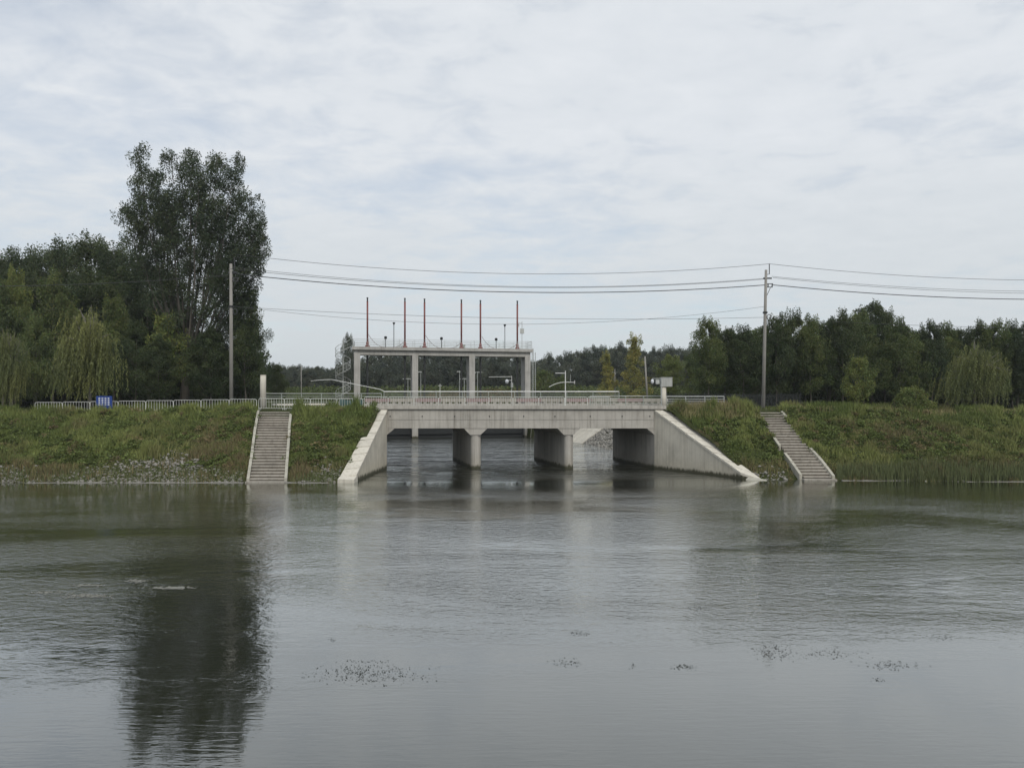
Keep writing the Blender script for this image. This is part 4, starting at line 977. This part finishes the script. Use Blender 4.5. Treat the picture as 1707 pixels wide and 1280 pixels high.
def make_tree(name, seed, H, Rc, shape, base, ncl, nl, leaf, prad, mat, bark='bark', tr=.14, multi=1):
    r = np.random.default_rng(seed)
    root = empty(name, (0, 0, 0), 'x', 'tree')
    ch = H - base
    t = r.beta(1.25, 1.1, ncl); rad = Rc * env(shape, t) * np.sqrt(.12 + .88 * r.random(ncl)); an = r.random(ncl) * 6.283
    lob = 1 + .22 * np.sin(an * 3 + seed) + .15 * np.sin(an * 5 + t * 6 + seed * 2)
    rad = rad * lob
    cen = np.stack([rad * np.cos(an), rad * np.sin(an), base + ch * t * .96], 1)
    pr = prad * (.65 + .7 * r.random(ncl)) * np.where(t > .85, .7, 1)
    k = max(3, ncl // 7)                      # ragged leaders at the top and sides
    a2 = r.random(k) * 6.28; r2 = Rc * .65 * np.sqrt(r.random(k)); tt = np.clip(1 - (r2 / Rc) ** 2 * .45, 0, 1)
    lead = np.stack([r2 * np.cos(a2), r2 * np.sin(a2), base + ch * (tt - .03 + .10 * r.random(k))], 1)
    P1, A1, T1 = puffs(cen, pr, nl, r, .85); P2, A2, T2 = puffs(lead, prad * (.35 + .2 * r.random(k)), nl // 2, r, 2.2, .1)
    Pn = np.concatenate([P1, P2]); An = np.concatenate([A1, A2]); Tn = np.concatenate([T1, T2])
    ok = Pn[:, 2] > .15; Pn, An, Tn = Pn[ok], An[ok], Tn[ok]
    crown_mesh('crown', Pn, An, leaf * (.6 + .8 * r.random(len(Pn))), .62, Tn, mat, root, r)
    b = MB()
    for q in range(multi):
        bx, by = (0, 0) if multi == 1 else (.25 * math.cos(q * 2.2), .25 * math.sin(q * 2.2))
        pts = [(bx, by, -.3)]; x, y = bx, by; nseg = 7
        for i in range(1, nseg + 1): x += r.normal() * .05 * H / 10 + bx * .3; y += r.normal() * .05 * H / 10 + by * .3; pts.append((x, y, H * .88 * i / nseg))
        b.tube(pts, [tr * 1.25] + [tr * (1 - .9 * i / nseg) for i in range(1, nseg + 1)], 7)
        for j in r.choice(ncl, min(ncl, 18), replace=False):
            c = cen[j]; zs = max(base * .75, c[2] - (.5 + .3 * r.random()) * math.hypot(c[0], c[1]) - .6); f = min(.95, zs / (H * .88)); i = min(nseg - 1, int(f * nseg)); g = f * nseg - i
            p0 = Vector(pts[i]).lerp(Vector(pts[i + 1]), g); p1 = Vector(c); md = (p0 + p1) / 2 + Vector((0, 0, -.12 * (p1 - p0).length + .1))
            b.tube([p0, md, p1], [tr * .42, tr * .26, tr * .08], 5)
    b.build('trunk', M[bark], root, True)
    return root
def make_willow(name, seed, H, Rc, ns, mat, base=1.6):
    r = np.random.default_rng(seed); root = empty(name, (0, 0, 0), 'x', 'tree'); b = MB()
    pts = [(0, 0, -.3), (.05, 0, H * .3), (-.05, .05, H * .55), (0, 0, H * .8)]; b.tube(pts, [.17, .13, .09, .04], 8)
    Cs, As, Ss, Ts = [], [], [], []
    for k in range(26):
        an = r.random() * 6.28; ro = Rc * (.2 + .75 * r.random()) * (1 + .25 * math.sin(2 * an + seed)); z0 = H * (.32 + .3 * r.random()); zt2 = H * (.97 - .42 * (ro / Rc) ** 1.6) * (.72 + .28 * r.random())
        e = Vector((ro * math.cos(an), ro * math.sin(an), zt2)); p0 = Vector((0, 0, z0)); md = (p0 + e) / 2 + Vector((0, 0, .5))
        b.tube([p0, md, e], [.05, .035, .012], 5)
        for s_ in range(ns):
            f = .3 + .75 * r.random(); p = p0.lerp(e, min(f, 1)) + Vector((r.normal() * .45, r.normal() * .45, .35 * math.sin(min(f, 1) * 3.1) + r.normal() * .2))
            ln = min(p.z - base * (.45 + .8 * r.random()), H * (.16 + .36 * r.random()))
            if ln < .4: continue
            m_ = int(ln / .075); tt = np.arange(m_) / m_
            sway = r.normal(size=2) * .35 + np.array([.45 * ln / 3, 0]); out2 = np.array([math.cos(an), math.sin(an)]) * .35
            q = np.stack([p.x + (sway[0] + out2[0]) * tt ** 1.0 * .8 + r.normal(size=m_) * .035, p.y + (sway[1] + out2[1]) * tt * .8 + r.normal(size=m_) * .035, p.z - ln * tt], 1)
            Cs.append(q); As.append(unit(np.stack([r.normal(size=m_) * .35, r.normal(size=m_) * .35, -np.ones(m_)], 1))); Ss.append(.15 + .12 * r.random(m_))
            Ts.append((.7 + .6 * r.random()) * (.8 + .4 * r.random((m_, 1))) * np.ones((1, 3)))
    C, A, S, T = map(np.concatenate, (Cs, As, Ss, Ts))
    crown_mesh('crown', C, A, S, .3, T, mat, root, r); b.build('trunk', M['bark_pale'], root, True)
    return root

used = {}
def place(proto, X, Y, z, sx, sz, rot, label, group=None, mat=None, cat='tree'):
    if proto.name in used: o = copy_tree(proto)
    else: o = proto; used[proto.name] = 1
    o.location = (X, Y, z); o.rotation_euler = (0, 0, rot); o.scale = (sx, sx, sz)
    o['label'] = label; o['category'] = cat
    if group: o['group'] = group
    elif 'group' in o: del o['group']
    if mat:
        for ch in o.children:
            if ch.name.startswith('crown'): ch.material_slots[0].link = 'OBJECT'; ch.material_slots[0].material = M[mat]
    return o
def put(proto, H0, px, ytop, Y, label, group=None, mat=None, wid=None, W0=None, cat='tree', zb=None):
    """stand a tree of nominal height H0 on the ground so that its top reaches photo row ytop"""
    X = PX(px, Y); z = float(zt(X)) if zb is None else zb; H = PZ(ytop, Y) - z; sz = H / H0
    sx = sz if wid is None else wid / F * Y / W0
    return place(proto, X, Y, z - .05, sx, sz, random.random() * 6.28, label, group, mat, cat)

# the tall poplar: ascending limbs with plumes of leaves, laid out limb by limb
def poplar():
    Y = 74.0; r = np.random.default_rng(5); X0 = PX(308, Y); z0 = 4.35
    root = empty('poplar_tree', (X0, Y, z0), 'very tall dark poplar with fanning limbs, towering over the other trees', 'tree')
    b = MB(); fork = Vector((X0 + .1, Y, PZ(618, Y)))
    b.tube([(X0 - .1, Y, z0 - .4), (X0, Y, z0 + 1.5), fork], [.52, .42, .36], 10)
    tips = [(240, 248, -1.0), (228, 275, 1.2), (262, 282, .5), (300, 262, -2.0), (316, 246, .5), (345, 250, 1.5), (330, 268, -1.5), (366, 262, -.5), (390, 254, .8), (402, 290, -1.8), (415, 318, 1.5), (430, 350, -.6),
            (438, 386, .6), (434, 372, -.8), (432, 412, -1.2), (426, 440, .4), (206, 338, .2), (222, 352, -1.2), (275, 300, 2.5), (352, 300, -2.8), (380, 318, 2.6), (300, 330, -2.6), (325, 320, 2.2), (405, 420, -2.2), (420, 470, .6), (412, 520, 1.8), (285, 345, -1.2), (360, 360, 0.2), (255, 330, -2.0), (395, 370, 1.0)]
    cen, rad, dens = [], [], []
    for mx, my, md in ((262, 400, 0), (316, 390, .4), (372, 400, -.3)): b.tube([fork - Vector((0, 0, .3)), fork.lerp(Vector((PX(mx, Y), Y + md, PZ(my, Y))), .5), (PX(mx, Y), Y + md, PZ(my, Y))], [.2, .14, .07], 7)
    for (tx, ty, dy) in tips:
        tip = Vector((PX(tx, Y), Y + dy, PZ(ty, Y) - .5)); h = tip.z - fork.z
        g0 = min(.5, max(0, r.normal() * .16 + .2)); main_ = (Vector((PX(262, Y), Y, PZ(400, Y))), Vector((PX(316, Y), Y + .4, PZ(390, Y))), Vector((PX(372, Y), Y - .3, PZ(400, Y))))[0 if tx < 280 else (1 if tx < 350 else 2)]
        st = fork.lerp(main_, g0) + Vector((r.normal() * .06, r.normal() * .06, 0))
        pts = []
        for k in range(9):
            f = k / 8; x = st.x + (tip.x - st.x) * (f ** .72); y = st.y + (tip.y - st.y) * (f ** .7); z = st.z + (tip.z - st.z) * f ** 1.05
            pts.append(Vector((x + r.normal() * .08, y + r.normal() * .08, z)))
        b.tube(pts, [.11 - .097 * k / 8 for k in range(9)], 6)
        Lh = (tip - st).length; nn = int(Lh / .25)
        for k in range(nn):
            f = .30 + .72 * k / nn
            if f < .6 and r.random() < .6: continue
            i = min(7, int(min(f, .999) * 8)); g = min(f, 1.02) * 8 - i; p = pts[i].lerp(pts[i + 1], g)
            a = r.random() * 6.28; w_ = (1.25 * math.sin(min(1, f * 1.02) * math.pi) ** .5 * .8 + .42) * (.35 + .75 * r.random())
            w_ *= (.55 + .55 * min(1, Lh / 16)) * 1.18
            c = p + Vector((math.cos(a) * w_, math.sin(a) * w_, .35 * w_))
            cen.append(c); rad.append((.38 + .36 * r.random()) * (1 if f < .93 else .8))
            if r.random() < .25: b.tube([p, (p + c) / 2 + Vector((0, 0, -.05)), c], [.03, .02, .008], 4)
    for k in range(150):                       # thin inner foliage over the lower limbs
        px_, py_ = r.uniform(262, 412), r.uniform(425, 600)
        if abs(px_ - 312) > 18 + (600 - py_) * .75: continue
        cen.append(Vector((PX(px_, Y), Y + r.uniform(-2.6, 1.2), PZ(py_, Y)))); rad.append(.35 + .45 * r.random())
    cen = np.array([tuple(c) for c in cen]); rad = np.array(rad)
    Pn, A, T = puffs(cen, rad, 100, r, 1.15, .1)
    Pn = Pn - np.array([X0, Y, z0]); S = .09 + .09 * r.random(len(Pn))
    crown_mesh('crown', Pn, A, S, .8, T, M['leaf_poplar'], root, r)
    b.build('trunk', M['bark'], root, True)
poplar()

TA1 = make_tree('broadleaf_tree', 21, 18, 6.2, 'round', 2.5, 150, 330, .19, 1.25, M['leaf_dark'], tr=.26)
TA2 = make_tree('broadleaf_tree', 22, 18, 5.4, 'vase', 2.0, 140, 330, .19, 1.2, M['leaf_dark'], tr=.24)
TB1 = make_tree('slender_tree', 31, 10, 2.6, 'upright', 2.1, 85, 260, .15, .72, M['leaf_dark'], tr=.12)
TB2 = make_tree('slender_tree', 32, 10, 2.9, 'round', 1.9, 90, 260, .15, .75, M['leaf_dark'], tr=.12)
TB3 = make_tree('slender_tree', 33, 10, 2.3, 'vase', 2.3, 80, 260, .15, .68, M['leaf_dark'], tr=.11, multi=2)
TC1 = make_tree('conical_tree', 41, 10, 2.0, 'cone', .8, 95, 110, .17, .5, M['leaf_yellow'], tr=.1)
TS1 = make_tree('young_tree', 51, 4, 1.35, 'round', 1.0, 60, 110, .13, .38, M['leaf_lime'], bark='bark_pale', tr=.06)
BU1 = make_tree('leafy_bush', 61, 2.2, 1.35, 'bush', .1, 60, 90, .13, .36, M['leaf_mid'], tr=.05, multi=3)
WI1 = make_willow('willow_tree', 71, 9.0, 2.5, 24, M['leaf_willow'])
WI2 = make_willow('willow_tree', 72, 9.0, 3.0, 20, M['leaf_willow'])
gL = 'trees of the wood behind the steel barriers'
gR = 'trees of the wood behind the black fence'
lbA = 'tall dark broadleaf tree massed in the wood behind the barriers and blue sign'
# left wood
for px, yt, Y, pr_, mt in ((150, 388, 88, TA1, None), (60, 412, 90, TA2, None), (200, 405, 86, TA2, None), (105, 402, 94, TA1, None), (8, 416, 92, TA1, None), (250, 430, 84, TA1, None), (-40, 425, 90, TA2, None), (300, 520, 86, TA2, None), (190, 450, 98, TA1, None), (40, 440, 100, TA2, None), (350, 545, 92, TA1, None), (270, 470, 96, TA2, None)):
    put(pr_, 18, px, yt + 13, Y, ('round-crowned' if pr_ is TA1 else 'spreading') + (' dark tree in the wood beyond the willow at the barrier end' if px < 50 else ' dark tree in the wood behind the full willow' if px < 170 else ' dark tree in the wood between the full willow and the tall poplar' if px < 290 else ' dark tree in the wood behind the tall poplar'), gL, mt)
put(TA1, 18, 402, 490, 80, 'dark tree filling in behind the straight power pole', None, 'leaf_dark', 82, 12.4)
put(TB2, 10, 415, 560, 77, 'bushy dark tree standing beside the round white column and straight power pole', None, 'leaf_dark', 60, 5.8)
put(TB1, 10, 460, 608, 92, 'small upright dark tree just behind the round white column', None, 'leaf_dark', 40, 5.2)
put(TB3, 10, 24, 448, 80, 'lime-tipped tree rising behind the two willows', None, 'leaf_lime', 44, 4.6)
put(TB2, 10, 88, 468, 77, 'olive green tree with fine foliage between the two willows', None, 'leaf_mid', 95, 5.8)
put(TB2, 10, 62, 540, 70, 'low dark green tree standing between the two willows', None, 'leaf_mid', 75, 5.8)
put(TB1, 10, 5, 470, 79, 'pale olive tree behind the lime-tipped tree', None, 'leaf_mid', 80, 5.2)
put(TS1, 4, 274, 528, 72.4, 'tree whose bright lime top shows over dark bushes beside the poplar trunk', None, 'leaf_lime', 58, 2.7)
put(TB2, 10, 266, 566, 70, 'dark bushy tree hiding the foot of the lime-topped tree', None, 'leaf_dark', 76, 5.8)
put(TB2, 10, 352, 552, 72.6, 'dark full tree overlapping the poplar limbs beside the straight power pole', None, 'leaf_dark', 88, 5.8)
put(TB1, 10, 410, 490, 75, 'dark upright tree close behind the straight power pole', None, 'leaf_dark', 62, 5.2)
put(TB2, 10, 225, 545, 72, 'dark leafy tree between the full willow and the lime-crowned tree', None, 'leaf_dark', 75, 5.8)
put(TB1, 10, 190, 500, 76, 'olive tree directly behind the full willow by the blue sign', None, 'leaf_mid', 75, 5.2)
put(TB2, 10, 280, 570, 76, 'dark bushy tree around the foot of the tall poplar', None, 'leaf_dark', 70, 5.8)
put(TB2, 10, 350, 560, 79, 'dark bushy tree between the tall poplar and the straight power pole', None, 'leaf_dark', 75, 5.8)
put(WI1, 9, 150, 488, 62.6, 'full pale willow with hanging strands beside the blue sign', None, None, 100, 5.0)
put(WI2, 9, 18, 522, 64, 'pale willow with a thin bare trunk beyond the end of the barriers', None, None, 78, 6.0)
# right wood
row = [(1180, 535, 76, TB1), (1212, 548, 79, TB3), (1240, 552, 77, TB2), (1268, 545, 80, TB3), (1295, 530, 76, TB1), (1325, 528, 78, TB2), (1352, 532, 76, TB1), (1380, 534, 79, TB3), (1405, 528, 77, TB2), (1432, 525, 80, TB1),
       (1452, 506, 84, TB3), (1475, 520, 83, TB1), (1500, 540, 76, TB2), (1527, 552, 79, TB3), (1553, 540, 77, TB1), (1580, 548, 80, TB2), (1605, 550, 82, TB3), (1632, 545, 79, TB2), (1660, 540, 78, TB1), (1688, 545, 80, TB2), (1712, 542, 77, TB3), (1740, 548, 79, TB1),
       (1195, 565, 88, TB2), (1230, 568, 90, TB1), (1262, 560, 92, TB2), (1305, 552, 90, TB2), (1342, 552, 94, TB1), (1390, 552, 90, TB2), (1440, 548, 94, TB2), (1490, 552, 92, TB2), (1540, 562, 93, TB2), (1595, 562, 91, TB1), (1645, 560, 94, TB2), (1695, 560, 92, TB2)]
lbl = {TB1.name: 'upright dark green tree standing in the dense wood behind the black fence', TB2.name: 'rounded dark green tree standing in the dense wood behind the black fence', TB3.name: 'forked dark green tree standing in the dense wood behind the black fence'}
for k, (px, yt, Y, p) in enumerate(row):
    where = 'where the dark wood ends beside the short railing' if px < 1215 else 'around the leaning power pole' if px < 1335 else 'behind the small lime green tree' if px < 1440 else 'where the wood stands highest, behind the round bush' if px < 1545 else 'behind the broad pale willow'
    put(p, 10, px, yt, Y, ('nearer ' if Y < 86 else 'deeper ') + lbl[p.name].split(' standing')[0] + ' ' + where, gR, 'leaf_dark' if k % 3 else 'leaf_mid', 62 + 14 * random.random(), 5.4)
put(TS1, 4, 1430, 597, 69.5, 'small lime green round-headed tree on a thin stem before the dark wood', None, 'leaf_lime', 50, 2.7)
put(BU1, 2.2, 1518, 646, 62.3, 'light green round bush on the bank crest', None, 'leaf_lime', 56, 2.7, 'bush')
put(WI2, 9, 1625, 548, 66, 'broad pale willow with hanging strands before the dark wood', None, None, 105, 6.0)
put(TC1, 10, 1150, 590, 98, 'sparse light green tree beside the dark wood, behind the railing', None, 'leaf_mid', 34, 4)
put(TB3, 10, 1118, 592, 104, 'loose olive tree behind the column with the grey cabinet', None, 'leaf_lime', 44, 4.6)
put(TC1, 10, 1057, 560, 112, 'tall yellow-green conical tree beside the leaning bare pole', None, 'leaf_yellow', 46, 4)
put(TC1, 10, 1012, 588, 116, 'smaller yellow-green conical tree beside the tall conical one', None, 'leaf_yellow', 34, 4)
put(BU1, 2.2, 905, 618, 128, 'round light green bush-like tree just outside the outer sluice column', None, 'leaf_mid', 42, 2.7)
put(BU1, 2.2, 934, 628, 132, 'second low light green bush-like tree beyond the white mast', None, 'leaf_mid', 36, 2.7)
put(TB1, 10, 581, 562, 140, 'tall narrow far poplar behind the spiral staircase', None, 'leaf_far_hazed', 34, 5.2)
# far line of trees
rr = random.Random(4); k = 0
prof_x = [430, 480, 520, 560, 590, 604, 620, 660, 700, 760, 820, 860, 872, 890, 900, 930, 960, 1000, 1040, 1090, 1150, 1180]
prof_y = [612, 616, 614, 615, 612, 612, 596, 590, 594, 597, 596, 594, 606, 612, 598, 596, 588, 580, 584, 588, 590, 590]
px = 425
while px < 1190:
    yt = float(np.interp(px, prof_x, prof_y)) + rr.uniform(-8, 3); Y = rr.uniform(168, 200)
    p = (TB2, TB1, TB2, TB3)[k % 4]; kind = {TB1: 'pointed', TB2: 'rounded', TB3: 'forked'}[p]
    where = 'beyond the low grey-green railing and the meadow' if px < 565 else 'behind the spiral staircase' if px < 605 else 'seen through the sluice bay next to the spiral staircase' if px < 692 else 'seen through the middle sluice bay' if px < 787 else 'seen through the sluice bay next to the service ladder' if px < 885 else 'behind the white mast with the curved boom' if px < 985 else 'behind the yellow-green conical trees' if px < 1085 else 'behind the column with the grey cabinet'
    put(p, 10, px, yt, Y, f'far {kind} dark tree {where}', 'far tree line beyond the sluice', 'leaf_far_hazed', 46 + rr.uniform(-8, 10), 5.4, zb=4.4)
    px += rr.uniform(11, 17); k += 1
# woods behind that read as one dark mass
def mass(name, boxes, n, leaf, mat, seed):
    r = np.random.default_rng(seed); Cs = []
    for x0, x1, y0, y1, z0, z1 in boxes:
        k = n // len(boxes); X = r.uniform(x0, x1, k); Y = r.uniform(y0, y1, k); zz = z0 + (z1 - z0) * (.5 + .5 * fbm(X * .25, Y * .25, seed)) * r.random(k) ** .8
        Cs.append(np.stack([X, Y, zz], 1))
    C = np.concatenate(Cs); A = unit(r.normal(size=(len(C), 3)))
    o = crown_mesh(name, C, A, leaf * (.6 + .8 * r.random(len(C))), .7, (.7 + .5 * r.random((len(C), 1))) * np.ones((1, 3)), mat, None, r)
    return tag(o, kind='stuff')
mass('wood_backing', [(PX(-80, 100), PX(420, 100), 98, 108, 4.3, 13.5), (PX(1165, 100), PX(1790, 100), 97, 107, 4.3, 12.5)], 70000, .5, M['leaf_dark'], 81)  # leaf mass added behind the trees to stop light leaking under the crowns
mass('far_wood', [(-90, 75, 205, 225, 4.4, 15.0)], 30000, .9, M['leaf_far_hazed'], 83)
mass('levee_scrub', [(-75, 60, 150, 163, 6.0, 8.6)], 14000, .45, M['leaf_mid'], 85)

# ------------------------------------------------------------------ haze: one even box of air round everything

hb = MB().box(-1600, 1600, -70, 1200, -2.5, 33)
hm = bpy.data.materials.new('haze_air'); hm.use_nodes = True; hm.node_tree.nodes.clear()
ho = hm.node_tree.nodes.new('ShaderNodeOutputMaterial'); hv = hm.node_tree.nodes.new('ShaderNodeVolumePrincipled')
hv.inputs['Color'].default_value = (0.86, 0.91, 0.95, 1); hv.inputs['Density'].default_value = 0.00028; hv.inputs['Anisotropy'].default_value = 0.2
hm.node_tree.links.new(hv.outputs[0], ho.inputs['Volume'])
tag(hb.build('haze', hm), kind='stuff')
